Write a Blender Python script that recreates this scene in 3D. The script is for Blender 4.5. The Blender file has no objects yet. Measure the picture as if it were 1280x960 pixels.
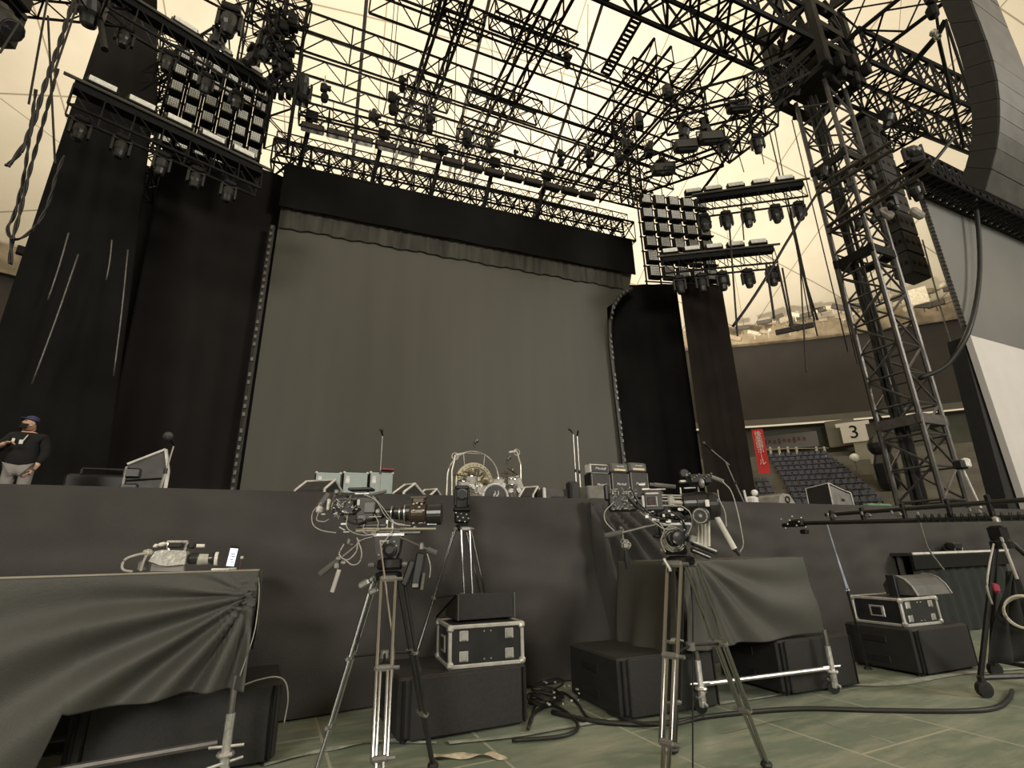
import bpy, math, random
from mathutils import Vector, Matrix, noise
random.seed(7)
C = bpy.context.scene.collection
sc = bpy.context.scene
PI = math.pi
# ------------------------------------------------------------------ camera geometry
F = 633.0; CX, CY = 640.0, 480.0
_up = Vector((597-CX, CY+1428, -F)).normalized()
_a = Vector((335-CX, 0, -F))
_t = -(_a.x*_up.x + _a.z*_up.z)/_up.y
_yd = Vector((_a.x, _t, -F)).normalized()
_xd = _yd.cross(_up)
RM = Matrix((_xd, _yd, _up))          # world = RM @ camera vector
EYE = Vector((0, 0, 1.5))
def ray(u, v): return RM @ Vector((u-CX, CY-v, -F))
def aZ(u, v, z): d = ray(u, v); return EYE + d*((z-EYE.z)/d.z)
def aY(u, v, y): d = ray(u, v); return EYE + d*((y-EYE.y)/d.y)
def aX(u, v, x): d = ray(u, v); return EYE + d*((x-EYE.x)/d.x)
def V(*a): return Vector(a)
# ------------------------------------------------------------------ materials
MATS = {}
def mat(name, col, rough=0.6, metal=0.0, var=0.25, scale=6.0, bump=0.0, bscale=60.0, spec=0.5, emit=None, estr=0.0):
    if name in MATS: return MATS[name]
    m = bpy.data.materials.new(name); m.use_nodes = True
    nt = m.node_tree; N = nt.nodes; L = nt.links
    b = N['Principled BSDF']
    b.inputs['Roughness'].default_value = rough
    b.inputs['Metallic'].default_value = metal
    b.inputs['Specular IOR Level'].default_value = spec
    tc = N.new('ShaderNodeTexCoord')
    nz = N.new('ShaderNodeTexNoise'); nz.inputs['Scale'].default_value = scale; nz.inputs['Detail'].default_value = 4
    L.new(tc.outputs['Object'], nz.inputs['Vector'])
    cr = N.new('ShaderNodeValToRGB')
    cr.color_ramp.elements[0].position = 0.3; cr.color_ramp.elements[1].position = 0.7
    cr.color_ramp.elements[0].color = (*[c*(1-var) for c in col], 1)
    cr.color_ramp.elements[1].color = (*[min(1, c*(1+var)) for c in col], 1)
    L.new(nz.outputs['Fac'], cr.inputs['Fac']); L.new(cr.outputs['Color'], b.inputs['Base Color'])
    if bump:
        n2 = N.new('ShaderNodeTexNoise'); n2.inputs['Scale'].default_value = bscale; n2.inputs['Detail'].default_value = 3
        L.new(tc.outputs['Object'], n2.inputs['Vector'])
        bp = N.new('ShaderNodeBump'); bp.inputs['Strength'].default_value = bump; bp.inputs['Distance'].default_value = 0.02
        L.new(n2.outputs['Fac'], bp.inputs['Height']); L.new(bp.outputs['Normal'], b.inputs['Normal'])
    if emit:
        b.inputs['Emission Color'].default_value = (*emit, 1); b.inputs['Emission Strength'].default_value = estr
    MATS[name] = m
    return m
black_paint = mat('black_paint', (0.008, 0.0075, 0.007), 0.65, spec=.2)
black_metal = mat('black_metal', (0.014, 0.0135, 0.013), 0.45, 0.2, spec=.3)
black_plastic = mat('black_plastic', (0.018, 0.018, 0.018), 0.38)
grey_plastic = mat('grey_plastic', (0.09, 0.088, 0.085), 0.45)
alu = mat('aluminium', (0.42, 0.41, 0.39), 0.38, 0.85)
dull_alu = mat('dull_aluminium', (0.16, 0.15, 0.14), 0.5, 0.6)
steel = mat('galvanised_steel', (0.62, 0.61, 0.58), 0.35, 0.7, 0.3, 20)
chrome = mat('chrome', (0.8, 0.79, 0.77), 0.16, 1.0, 0.05)
white_paint = mat('white_paint', (0.75, 0.73, 0.68), 0.5)
cloth = mat('black_cloth', (0.050, 0.046, 0.042), 0.75, 0, 0.2, 1.5, 0.25, 90, 0.4)
cloth_green = mat('charcoal_cloth', (0.062, 0.061, 0.053), 0.6, 0, 0.15, 1.5, 0.2, 90, 0.5)
drape_m = mat('stage_drape', (0.010, 0.0095, 0.009), 0.9, 0, 0.25, 0.6, 0.2, 40, 0.1)
drape_brown = mat('brown_drape', (0.028, 0.022, 0.019), 0.9, 0, 0.25, 0.6, 0.2, 40, 0.1)
sub_m = mat('speaker_paint', (0.018, 0.017, 0.016), 0.62, 0, 0.2, 8, 0.15, 150)
grille_m = mat('speaker_grille', (0.022, 0.021, 0.020), 0.6, 0.1, 0.2, 40, 0.3, 220)
case_m = mat('case_laminate', (0.022, 0.022, 0.023), 0.35)
lens_m = mat('lens_glass', (0.03, 0.03, 0.035), 0.06, 0.0, 0.1, 4, spec=1.0)
lamp_glass = mat('lamp_cell', (0.85, 0.83, 0.78), 0.4, 0.0, 0.15, 30)
flood_painted_glare = mat('flood_painted_glare', (0.86, 0.83, 0.74), 0.35)  # bright roof reflection put into the colour of the glass
cable_m = mat('black_rubber', (0.015, 0.015, 0.014), 0.5)
cable_w = mat('pale_cable', (0.42, 0.405, 0.37), 0.45)
wire_m = mat('steel_wire', (0.03, 0.028, 0.025), 0.5, 0.4)
skin_m = mat('skin', (0.62, 0.38, 0.27), 0.55)
# ------------------------------------------------------------------ mesh builder
class MB:
    def __init__(s): s.v = []; s.f = []
    def add(s, vs, fs):
        b = len(s.v); s.v += [Vector(v) for v in vs]; s.f += [tuple(b+i for i in f) for f in fs]; return s
    def box(s, c, d, R=None, taper=1.0):
        c = Vector(c); x, y, z = d[0]/2, d[1]/2, d[2]/2
        vs = []
        for k in (-1, 1):
            q = taper if k > 0 else 1.0
            for (i, j) in ((-1, -1), (1, -1), (1, 1), (-1, 1)):
                p = Vector((i*x*q, j*y*q, k*z)); vs.append(c + (R @ p if R is not None else p))
        return s.add(vs, [(3, 2, 1, 0), (4, 5, 6, 7), (0, 1, 5, 4), (1, 2, 6, 5), (2, 3, 7, 6), (3, 0, 4, 7)])
    def rbox(s, c, d, r=0.02, R=None):
        """box with chamfered vertical and horizontal edges"""
        c = Vector(c); X, Y, Z = d[0]/2, d[1]/2, d[2]/2; r = min(r, X*.9, Y*.9, Z*.9)
        rings = []
        for z, q in ((-Z, r), (-Z+r, 0), (Z-r, 0), (Z, r)):
            x, y = X-q, Y-q
            rings.append([(x-r, -y, z), (x, -y+r, z), (x, y-r, z), (x-r, y, z), (-x+r, y, z), (-x, y-r, z), (-x, -y+r, z), (-x+r, -y, z)])
        vs = [c + (R @ Vector(p) if R is not None else Vector(p)) for rg in rings for p in rg]
        fs = [tuple(range(7, -1, -1)), tuple(range(24, 32))]
        for k in range(3):
            for i in range(8): fs.append((k*8+i, k*8+(i+1) % 8, k*8+8+(i+1) % 8, k*8+8+i))
        return s.add(vs, fs)
    def tube(s, a, b, r, n=6, r2=None):
        a, b = Vector(a), Vector(b); d = b-a
        if d.length < 1e-6: return s
        d.normalize(); t = Vector((0, 0, 1)) if abs(d.z) < .9 else Vector((1, 0, 0))
        p = d.cross(t).normalized(); q = d.cross(p)
        r2 = r if r2 is None else r2
        vs = [a+(p*math.cos(2*PI*i/n)+q*math.sin(2*PI*i/n))*r for i in range(n)] + [b+(p*math.cos(2*PI*i/n)+q*math.sin(2*PI*i/n))*r2 for i in range(n)]
        fs = [(i, (i+1) % n, n+(i+1) % n, n+i) for i in range(n)] + [tuple(range(n-1, -1, -1)), tuple(range(n, 2*n))]
        return s.add(vs, fs)
    def path(s, pts, r, n=6):
        pts = [Vector(p) for p in pts]; m = len(pts); vs = []; fs = []
        for i, p in enumerate(pts):
            d = (pts[min(i+1, m-1)]-pts[max(i-1, 0)]).normalized()
            t = Vector((0, 0, 1)) if abs(d.z) < .95 else Vector((1, 0, 0))
            a = d.cross(t).normalized(); b = d.cross(a)
            vs += [p+(a*math.cos(2*PI*k/n)+b*math.sin(2*PI*k/n))*r for k in range(n)]
        for i in range(m-1):
            for k in range(n): fs.append((i*n+k, i*n+(k+1) % n, (i+1)*n+(k+1) % n, (i+1)*n+k))
        fs += [tuple(range(n-1, -1, -1)), tuple(range((m-1)*n, m*n))]
        return s.add(vs, fs)
    def lathe(s, prof, o=(0, 0, 0), ax=(0, 0, 1), n=16):
        o = Vector(o); ax = Vector(ax).normalized(); t = Vector((0, 0, 1)) if abs(ax.z) < .9 else Vector((1, 0, 0))
        p = ax.cross(t).normalized(); q = ax.cross(p); vs = []; fs = []
        for (r, z) in prof: vs += [o+ax*z+(p*math.cos(2*PI*k/n)+q*math.sin(2*PI*k/n))*max(r, 1e-4) for k in range(n)]
        for i in range(len(prof)-1):
            for k in range(n): fs.append((i*n+k, i*n+(k+1) % n, (i+1)*n+(k+1) % n, (i+1)*n+k))
        fs += [tuple(range(n-1, -1, -1)), tuple(range((len(prof)-1)*n, len(prof)*n))]
        return s.add(vs, fs)
    def prism(s, poly, fn0, fn1):
        """poly of 2-D points mapped by fn0 and fn1 to the two end faces"""
        n = len(poly)
        vs = [fn0(*p) for p in poly] + [fn1(*p) for p in poly]
        return s.add(vs, [tuple(range(n-1, -1, -1)), tuple(range(n, 2*n))] + [(i, (i+1) % n, n+(i+1) % n, n+i) for i in range(n)])
    def grid(s, fn, nu, nv):
        vs = [fn(i/nu, j/nv) for j in range(nv+1) for i in range(nu+1)]
        fs = [(j*(nu+1)+i, j*(nu+1)+i+1, (j+1)*(nu+1)+i+1, (j+1)*(nu+1)+i) for j in range(nv) for i in range(nu)]
        return s.add(vs, fs)
    def ball(s, c, r, n=10, sq=(1, 1, 1)):
        c = Vector(c); m = n//2+1; vs = []; fs = []
        for j in range(m+1):
            a = PI*j/m - PI/2
            for i in range(n): vs.append(c+Vector((math.cos(a)*math.cos(2*PI*i/n)*r*sq[0], math.cos(a)*math.sin(2*PI*i/n)*r*sq[1], math.sin(a)*r*sq[2])))
        for j in range(m):
            for i in range(n): fs.append((j*n+i, j*n+(i+1) % n, (j+1)*n+(i+1) % n, (j+1)*n+i))
        return s.add(vs, fs)
    def ring(s, c, ax, R, r, n=24, k=6, a0=0, a1=2*PI):
        c = Vector(c); ax = Vector(ax).normalized(); t = Vector((0, 0, 1)) if abs(ax.z) < .9 else Vector((1, 0, 0))
        p = ax.cross(t).normalized(); q = p.cross(ax)
        return s.path([c+(p*math.cos(a0+(a1-a0)*i/n)+q*math.sin(a0+(a1-a0)*i/n))*R for i in range(n+1)], r, k)
    def build(s, name, m, parent=None, world=False, smooth=False, solid=0, label=None):
        me = bpy.data.meshes.new(name)
        off = Vector((0, 0, 0))
        if world and parent is not None: off = parent_loc(parent)
        me.from_pydata([tuple(v-off) for v in s.v], [], s.f); me.materials.append(m); me.update()
        if smooth:
            for p in me.polygons: p.use_smooth = True
        o = bpy.data.objects.new(name, me); C.objects.link(o)
        if parent is not None: o.parent = parent
        if solid:
            md = o.modifiers.new('s', 'SOLIDIFY'); md.thickness = solid; md.offset = 0
        if label: o['label'] = label
        return o
def parent_loc(o):
    p = Vector((0, 0, 0))
    while o is not None: p += o.location; o = o.parent
    return p
def tag(o, label, cat, group=None, kind=None):
    o['label'] = label; o['category'] = cat
    if group: o['group'] = group
    if kind: o['kind'] = kind
    return o
def thing(name, label, cat, loc=(0, 0, 0), rz=0, group=None, rot=None):
    o = bpy.data.objects.new(name, None); C.objects.link(o); o.location = loc
    o.rotation_euler = rot if rot is not None else (0, 0, rz); o.empty_display_size = .1
    return tag(o, label, cat, group)
def struct(o): o['kind'] = 'structure'; return o
def copy_tree(o, parent=None):
    c = o.copy(); C.objects.link(c)
    if parent is not None: c.parent = parent
    for ch in o.children: copy_tree(ch, c)
    return c
ORD = ['first', 'second', 'third', 'fourth', 'fifth', 'sixth', 'seventh', 'eighth', 'ninth', 'tenth', 'eleventh', 'twelfth', 'thirteenth', 'fourteenth', 'fifteenth', 'sixteenth']
def bez(pts, n=24):
    """smooth Catmull-Rom curve through points"""
    P = [Vector(p) for p in pts]; P = [P[0]*2-P[1]] + P + [P[-1]*2-P[-2]]; out = []
    m = len(P)-3; k = max(2, n//m)
    for i in range(m):
        a, b, c, d = P[i:i+4]
        for j in range(k):
            t = j/k; out.append(.5*((2*b)+(c-a)*t+(2*a-5*b+4*c-d)*t*t+(3*b-a-3*c+d)*t**3))
    out.append(P[-2]); return out
def cable(name, pts, r, m, label, group=None, n=28, cat='cable', k=6):
    o = MB().path(bez(pts, n), r, k).build(name, m, smooth=True); return tag(o, label, cat, group)
def text_mesh(body, size, m, name, parent, loc, rot, depth=0.004, shear=0.0, align='CENTER', sx=1.0):
    cu = bpy.data.curves.new(name, 'FONT'); cu.body = body; cu.size = size; cu.extrude = depth; cu.align_x = align; cu.align_y = 'CENTER'; cu.shear = shear
    t = bpy.data.objects.new(name, cu); C.objects.link(t)
    dg = bpy.context.evaluated_depsgraph_get(); dg.update()
    me = bpy.data.meshes.new_from_object(t.evaluated_get(dg)); bpy.data.objects.remove(t)
    me.materials.clear(); me.materials.append(m)
    o = bpy.data.objects.new(name, me); C.objects.link(o); o.location = loc; o.rotation_euler = rot; o.scale = (sx, 1, 1)
    if parent is not None: o.parent = parent
    return o
# ------------------------------------------------------------------ camera object, world, light
cam = bpy.data.cameras.new('camera'); cam.sensor_width = 36; cam.lens = 36*F/1280; cam.clip_end = 600; cam.clip_start = .05
co = bpy.data.objects.new('camera', cam); C.objects.link(co)
co.matrix_world = Matrix.Translation(EYE) @ RM.to_4x4(); sc.camera = co
w = bpy.data.worlds.new('sky'); sc.world = w; w.use_nodes = True
bg = w.node_tree.nodes['Background']; bg.inputs['Color'].default_value = (1.0, 0.84, 0.57, 1); bg.inputs['Strength'].default_value = 0.66
def area(name, loc, target, size, power, col=(1, .95, .86)):
    l = bpy.data.lights.new(name, 'AREA'); l.shape = 'DISK'; l.size = size; l.energy = power; l.color = col
    o = bpy.data.objects.new(name, l); C.objects.link(o); o.location = loc
    o.rotation_euler = (Vector(target)-Vector(loc)).to_track_quat('-Z', 'Y').to_euler(); return o
area('floodlight_bank', (-38, -58, 27), (5, 6, 2), 22, 27000)
area('floodlight_bank', (32, -26, 22), (9, 6, 2), 12, 9500)
def added_uplight(loc, target, power, angle):  # unseen spot added behind the stage to brighten the far roof
    l = bpy.data.lights.new('added_roof_fill', 'SPOT'); l.energy = power; l.color = (1, .885, .69); l.spot_size = angle; l.spot_blend = .8; l.shadow_soft_size = 1.5
    o = bpy.data.objects.new('added_roof_fill', l); C.objects.link(o); o.location = loc; o.rotation_euler = (Vector(target)-Vector(loc)).to_track_quat('-Z', 'Y').to_euler()
added_uplight((3, 30, 8), (0, 36, 60), 150000, 2.0)
added_uplight((30, 26, 8), (42, 28, 60), 150000, 2.0)
sc.view_settings.view_transform = 'Standard'; sc.view_settings.look = 'None'; sc.view_settings.gamma = 1; sc.view_settings.exposure = 0
sc.view_settings.use_curve_mapping = False
# ------------------------------------------------------------------ setting: floor, dome roof, stands
def floor_mat():
    m = bpy.data.materials.new('green_floor_panels'); m.use_nodes = True; nt = m.node_tree; N = nt.nodes; L = nt.links; b = N['Principled BSDF']
    tc = N.new('ShaderNodeTexCoord'); br = N.new('ShaderNodeTexBrick'); br.offset = 0.5
    for k, val in (('Scale', 1.0), ('Brick Width', 2.42), ('Row Height', 1.21), ('Mortar Size', 0.012)): br.inputs[k].default_value = val
    br.inputs['Color1'].default_value = (0.165, 0.205, 0.15, 1); br.inputs['Color2'].default_value = (0.195, 0.235, 0.178, 1); br.inputs['Mortar'].default_value = (0.40, 0.41, 0.32, 1)
    mp = N.new('ShaderNodeMapping'); mp.inputs['Location'].default_value = (-.62+1.21, -.6, 0); mp.inputs['Rotation'].default_value = (0, 0, PI/2)
    L.new(tc.outputs['Object'], mp.inputs['Vector']); L.new(mp.outputs['Vector'], br.inputs['Vector'])
    nz = N.new('ShaderNodeTexNoise'); nz.inputs['Scale'].default_value = 1.6; nz.inputs['Detail'].default_value = 8; nz.inputs['Roughness'].default_value = .7
    st = N.new('ShaderNodeMapping'); st.inputs['Scale'].default_value = (.6, 2.2, 1); L.new(tc.outputs['Object'], st.inputs['Vector']); L.new(st.outputs['Vector'], nz.inputs['Vector'])
    cr = N.new('ShaderNodeValToRGB'); cr.color_ramp.elements[0].position = .44; cr.color_ramp.elements[1].position = .70
    cr.color_ramp.elements[0].color = (0, 0, 0, 1); cr.color_ramp.elements[1].color = (.75, .75, .75, 1)
    L.new(nz.outputs['Fac'], cr.inputs['Fac'])
    mx = N.new('ShaderNodeMix'); mx.data_type = 'RGBA'; L.new(cr.outputs['Color'], mx.inputs['Factor']); L.new(br.outputs['Color'], mx.inputs['A']); mx.inputs['B'].default_value = (0.44, 0.43, 0.34, 1)
    L.new(mx.outputs['Result'], b.inputs['Base Color']); b.inputs['Roughness'].default_value = .42
    return m
fl = MB().box((0, 0, -.15), (220, 220, .3)).build('floor', floor_mat()); struct(fl)
DC = V(2, -30, 0); DR = 91.5; RIM = 30.0; RISE = 30.0
def roof_mat():
    m = bpy.data.materials.new('roof_membrane'); m.use_nodes = True; nt = m.node_tree; N = nt.nodes; L = nt.links
    out = N['Material Output']; N.remove(N['Principled BSDF'])
    tc = N.new('ShaderNodeTexCoord')
    def stripes(rot, per, wid):
        mp = N.new('ShaderNodeMapping'); mp.inputs['Rotation'].default_value = (0, 0, rot); L.new(tc.outputs['Object'], mp.inputs['Vector'])
        sx = N.new('ShaderNodeSeparateXYZ'); L.new(mp.outputs['Vector'], sx.inputs['Vector'])
        d = N.new('ShaderNodeMath'); d.operation = 'DIVIDE'; d.inputs[1].default_value = per; L.new(sx.outputs['X'], d.inputs[0])
        f = N.new('ShaderNodeMath'); f.operation = 'FRACT'; L.new(d.outputs[0], f.inputs[0])
        c = N.new('ShaderNodeMath'); c.operation = 'LESS_THAN'; c.inputs[1].default_value = wid/per; L.new(f.outputs[0], c.inputs[0]); return c
    a = stripes(0.12, 8.5, .12); b = stripes(0.12+PI/2, 8.5, .12); c2 = stripes(0.9, 17, .07)
    mx1 = N.new('ShaderNodeMath'); mx1.operation = 'MAXIMUM'; L.new(a.outputs[0], mx1.inputs[0]); L.new(b.outputs[0], mx1.inputs[1])
    mx2 = N.new('ShaderNodeMath'); mx2.operation = 'MAXIMUM'; L.new(mx1.outputs[0], mx2.inputs[0]); L.new(c2.outputs[0], mx2.inputs[1])
    nz = N.new('ShaderNodeTexNoise'); nz.inputs['Scale'].default_value = .35; nz.inputs['Detail'].default_value = 5; L.new(tc.outputs['Object'], nz.inputs['Vector'])
    cr = N.new('ShaderNodeValToRGB'); cr.color_ramp.elements[0].color = (.70, .65, .56, 1); cr.color_ramp.elements[1].color = (.86, .82, .74, 1)
    L.new(nz.outputs['Fac'], cr.inputs['Fac'])
    mx = N.new('ShaderNodeMix'); mx.data_type = 'RGBA'; L.new(mx2.outputs[0], mx.inputs['Factor']); L.new(cr.outputs['Color'], mx.inputs['A']); mx.inputs['B'].default_value = (.42, .36, .28, 1)
    tr = N.new('ShaderNodeBsdfTranslucent'); df = N.new('ShaderNodeBsdfDiffuse'); ms = N.new('ShaderNodeMixShader'); ms.inputs[0].default_value = .35
    L.new(mx.outputs['Result'], tr.inputs['Color']); L.new(mx.outputs['Result'], df.inputs['Color'])
    L.new(tr.outputs[0], ms.inputs[1]); L.new(df.outputs[0], ms.inputs[2]); L.new(ms.outputs[0], out.inputs['Surface'])
    return m
def dome(u, v):
    a = 2*PI*u; r = DR*v
    Rs = (DR*DR+RISE*RISE)/(2*RISE); z = RIM+RISE-Rs+math.sqrt(max(0, Rs*Rs-r*r))
    return DC+V(r*math.cos(a), r*math.sin(a), z)
ro = MB().grid(dome, 96, 24).build('ceiling', roof_mat(), smooth=True); struct(ro)
stand_dark = mat('stand_concrete_dark', (0.047, 0.041, 0.036), .8, 0, .12, .3)
stand_pale = mat('stand_concrete_pale', (0.12, 0.112, 0.095), .8, 0, .1, .4)
stand_mid = mat('stand_wall', (0.10, 0.10, 0.078), .8, 0, .25, .3)
step_m = mat('stand_steps', (0.16, 0.15, 0.12), .8, 0, .2, .6)
louvre_m = mat('louvre_wall', (0.33, 0.27, 0.19), .8, 0, .4, .7)
def pol(r, a, z): return DC+V(r*math.cos(a), r*math.sin(a), z)
def ringwall(name, r0, z0, r1, z1, m, n=128):
    o = MB().grid(lambda u, v: pol(r0+(r1-r0)*v, 2*PI*u, z0+(z1-z0)*v), n, 1).build(name, m); return struct(o)
ringwall('wall_upper_rim', 91.4, 26.8, 91.4, 30.3, louvre_m)
ringwall('wall_balcony', 90.5, 16.6, 91.0, 26.9, stand_dark)
ringwall('trim_1', 90.0, 15.9, 90.2, 16.7, stand_pale)
ringwall('wall_concourse', 92.5, 10.5, 92.5, 16.2, stand_mid)
ringwall('trim_2', 90.2, 26.7, 91.3, 27.0, stand_pale)
st = MB()
NR = 13
for k in range(NR):
    r = 74+k*1.35; z = 3.4+k*.72
    st.grid(lambda u, v, r=r, z=z: pol(r, 2*PI*u, z-.72+.72*v), 128, 1); st.grid(lambda u, v, r=r, z=z: pol(r+1.36*v, 2*PI*u, z), 128, 1)
struct(st.build('wall_lower_stand', step_m))
struct(MB().grid(lambda u, v: pol(73.9, 2*PI*u, 2.7*v), 128, 1).build('wall_field', stand_dark))
# ------------------------------------------------------------------ stage deck
ST = 2.15
deck = MB().box((4.5, 14.2, ST-.12), (37, 16.2, .2)).box((18, 8.0, ST-.12), (22, 3.8, .2)).build('stage_deck', mat('stage_floor', (.02, .019, .018), .5), None); tag(deck, 'black stage deck behind the hanging grey skirt', 'stage', kind='structure')
# hanging skirts along the stage front: cloth with real folds
def skirt_l(u, v):
    x = -14+18.9*u; z = ST+.02-(ST+.0)*v
    y = 6.0+.05*math.sin(x*1.3)*v+.03*math.sin(x*3.1+v*4)*v+.02*math.sin(x*.7+9*v)*math.sin(v*PI)+.45*max(0, -x+.9)/14*v
    y += (.10*noise.noise(V(x*.45, z*1.3, 0))+.035*noise.noise(V(x*1.3+z*1.5, z*4.0, 3)))*math.sin(v*PI)
    d = max(0, x-2.9)
    y -= .10*d*v*math.sin((x*7+v*6))*.9
    return V(x, y, z)
o = MB().grid(skirt_l, 260, 36).build('stage_skirt', cloth, smooth=True); tag(o, 'long dark grey cloth skirt covering the stage front behind the tripods', 'stage skirt')
def skirt_r(u, v):
    x0 = 3.82+18*u; z = ST+.02-ST*v
    # folds fan out from the top left corner
    a = math.atan2((x0-3.75)*.62, .35+v*ST); k = math.exp(-(x0-3.9)/1.1)
    y = 5.90+k*.15*math.sin(a*38+2.2*v)*min(1, v*3+.25)+.03*math.sin(x0*1.7+v*3)*v+.02*math.sin(x0*.8+8*v)
    y += (.08*noise.noise(V(x0*.45, z*1.3, 5))+.03*noise.noise(V(x0*1.3-z*1.5, z*4.0, 8)))*math.sin(v*PI)*(1-k)
    x = x0+k*v*.25*(1-u)
    return V(x, y-.15*k*v, z)
o = MB().grid(skirt_r, 320, 40).build('stage_skirt', cloth, smooth=True); tag(o, 'dark grey stage skirt with fanned folds behind the right camera tripod', 'stage skirt')
# ------------------------------------------------------------------ LED wall with header
A = V(-1.15, 20.0, 0); B = V(14.0, 18.95, 0); AB = (B-A); ABl = AB.length; AX = AB/ABl; AN = V(-AX.y, AX.x, 0)   # AN points upstage
def wp(s, z, d=0): return A+AX*s+AN*d+V(0, 0, z)
def screen_mat():
    m = bpy.data.materials.new('led_tiles'); m.use_nodes = True; nt = m.node_tree; N = nt.nodes; L = nt.links; b = N['Principled BSDF']
    tc = N.new('ShaderNodeTexCoord'); mp = N.new('ShaderNodeMapping'); mp.inputs['Scale'].default_value = (1.2, 1, .10); L.new(tc.outputs['Object'], mp.inputs['Vector'])
    nz = N.new('ShaderNodeTexNoise'); nz.inputs['Scale'].default_value = 1.2; nz.inputs['Detail'].default_value = 5; L.new(mp.outputs['Vector'], nz.inputs['Vector'])
    cr = N.new('ShaderNodeValToRGB'); cr.color_ramp.elements[0].position = .3; cr.color_ramp.elements[1].position = .75
    cr.color_ramp.elements[0].color = (.080, .075, .058, 1); cr.color_ramp.elements[1].color = (.092, .087, .068, 1)
    L.new(nz.outputs['Fac'], cr.inputs['Fac']); L.new(cr.outputs['Color'], b.inputs['Base Color']); b.inputs['Roughness'].default_value = .6
    return m
sm = screen_mat()
t = thing('video_screen', 'huge olive grey LED video wall at the back of the stage', 'video screen', wp(0, ST))
scr = MB().prism([(0, 0), (ABl+.25, 0), (ABl+.2, 7), (ABl+.1, 9.5), (ABl+.2, 11), (ABl+1.6, 12.1), (ABl+2, 13.6), (0, 13.6)], lambda s, z: wp(s, z+ST, 0), lambda s, z: wp(s, z+ST, .3)).build('display', sm, t, True)
def gauze_mat():
    m = mat('header_gauze', (.05, .045, .036), .9, 0, .3, 1.2); nt = m.node_tree; N = nt.nodes; L = nt.links
    cr = [n for n in N if n.type == 'VALTORGB'][0]; nz = [n for n in N if n.type == 'TEX_NOISE'][0]; tc = [n for n in N if n.type == 'TEX_COORD'][0]
    mp = N.new('ShaderNodeMapping'); mp.inputs['Scale'].default_value = (3.2, 1, .35); L.new(tc.outputs['Object'], mp.inputs['Vector']); L.new(mp.outputs['Vector'], nz.inputs['Vector'])
    cr.color_ramp.elements[0].color = (.030, .027, .021, 1); cr.color_ramp.elements[1].color = (.080, .074, .057, 1); return m
pl = gauze_mat()
def gz(u, v):
    s = .02+(ABl+1.2)*u; q = s*PI/.21
    return wp(s, 15.6-(1.25+.03*math.sin(s*2.9)+.03*math.sin(s*9.3))*v, -.10+.03*math.sin(q)*(1-v*.8))
MB().grid(gz, 420, 6).build('pleated_border', pl, t, True, True)
def stripled(name, pts, par):
    b = MB().path(pts, .11, 6); o = b.build(name, mat('edge_strip', (.05, .048, .044), .4, .3), par, True)
    for i in range(len(pts)-1):
        a, c = Vector(pts[i]), Vector(pts[i+1]); n = max(1, int((c-a).length/.28))
        for k in range(n):
            if random.random() < .72: p = a+(c-a)*((k+.5)/n); MB().rbox(p+V(-.02, -.12, 0), (.11, .07, .17), .02).build('strip_lamp', mat('strip_node', (.20, .195, .18), .3, .4, .5, 40), o, True)
    return o
stripled('edge_strip', [wp(-.18, z, -.12) for z in (ST, 5, 8, 11, 14.3)], t)
stripled('edge_strip', [wp(ABl+.3, ST, -.15), wp(ABl+.25, 5.5, -.15), wp(ABl+.15, 9, -.15), wp(ABl+.1, 11.3, -.15), wp(ABl+.2, 12.3, -.15), wp(ABl+.5, 13.2, -.15), wp(ABl+1.0, 13.9, -.15), wp(ABl+1.7, 14.4, -.15)], t)
o = MB().grid(lambda u, v: wp(-.05+(ABl+2.0)*u, 17.3-2.1*v, -.3+.03*math.sin(u*40)), 60, 4).build('header_drape', drape_m, solid=.04); tag(o, 'black header drape across the top of the big screen', 'drape')
# ------------------------------------------------------------------ drapes
def drape(name, x0, x1, y0, y1, z0, z1, m, label, fold=.10, per=.55, xt0=None, xt1=None):
    n = int(abs(x1-x0)/per*10)+8
    xt0 = x0 if xt0 is None else xt0; xt1 = x1 if xt1 is None else xt1
    def fn(u, v):
        xb = x0+(x1-x0)*u; xt = xt0+(xt1-xt0)*u; x = xb+(xt-xb)*v
        return V(x, y0+(y1-y0)*u+fold*math.sin(u*abs(x1-x0)/per*2*PI+.6*math.sin(v*3+u*9))*(1-.5*v), z0+(z1-z0)*v)
    return tag(MB().grid(fn, n, 14).build(name, m, smooth=True, solid=.02), label, 'drape')
drape('drape', -7.4, -4.2, 17.2, 17.6, ST, 15.5, drape_m, 'tall black drape at the far left edge of the stage behind the man', .05, .8, xt0=-7.35, xt1=-5.3)
drape('drape', -7.35, -5.1, 17.3, 17.6, 15.4, 22.5, mat('upper_drape', (.018, .016, .0145), .9, 0, .2, .6, spec=.1), 'dark upper drape rising above the left light bar', .03, .8, xt0=-7.3, xt1=-6.3)
drape('drape', -4.9, -.85, 19.4, 20.55, ST, 17.2, mat('side_drape', (.019, .017, .016), .9, 0, .2, .5, .15, 40, .1), 'flat dark drape between the far left drape and the big screen', .05, .9, xt0=-5.3)
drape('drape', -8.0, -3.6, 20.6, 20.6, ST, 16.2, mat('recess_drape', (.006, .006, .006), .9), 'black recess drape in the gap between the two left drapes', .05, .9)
drape('drape', 13.8, 18.3, 20.3, 18.2, ST, 15.0, drape_m, 'black drape closing the stage to the right of the big screen', .05, .8)
drape('drape', 17.2, 20.1, 16.95, 16.9, 0.3, 14.6, drape_brown, 'tall brownish drape at the right end of the stage beside the stands', .06, .7, xt0=17.3, xt1=20.2)
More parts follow.
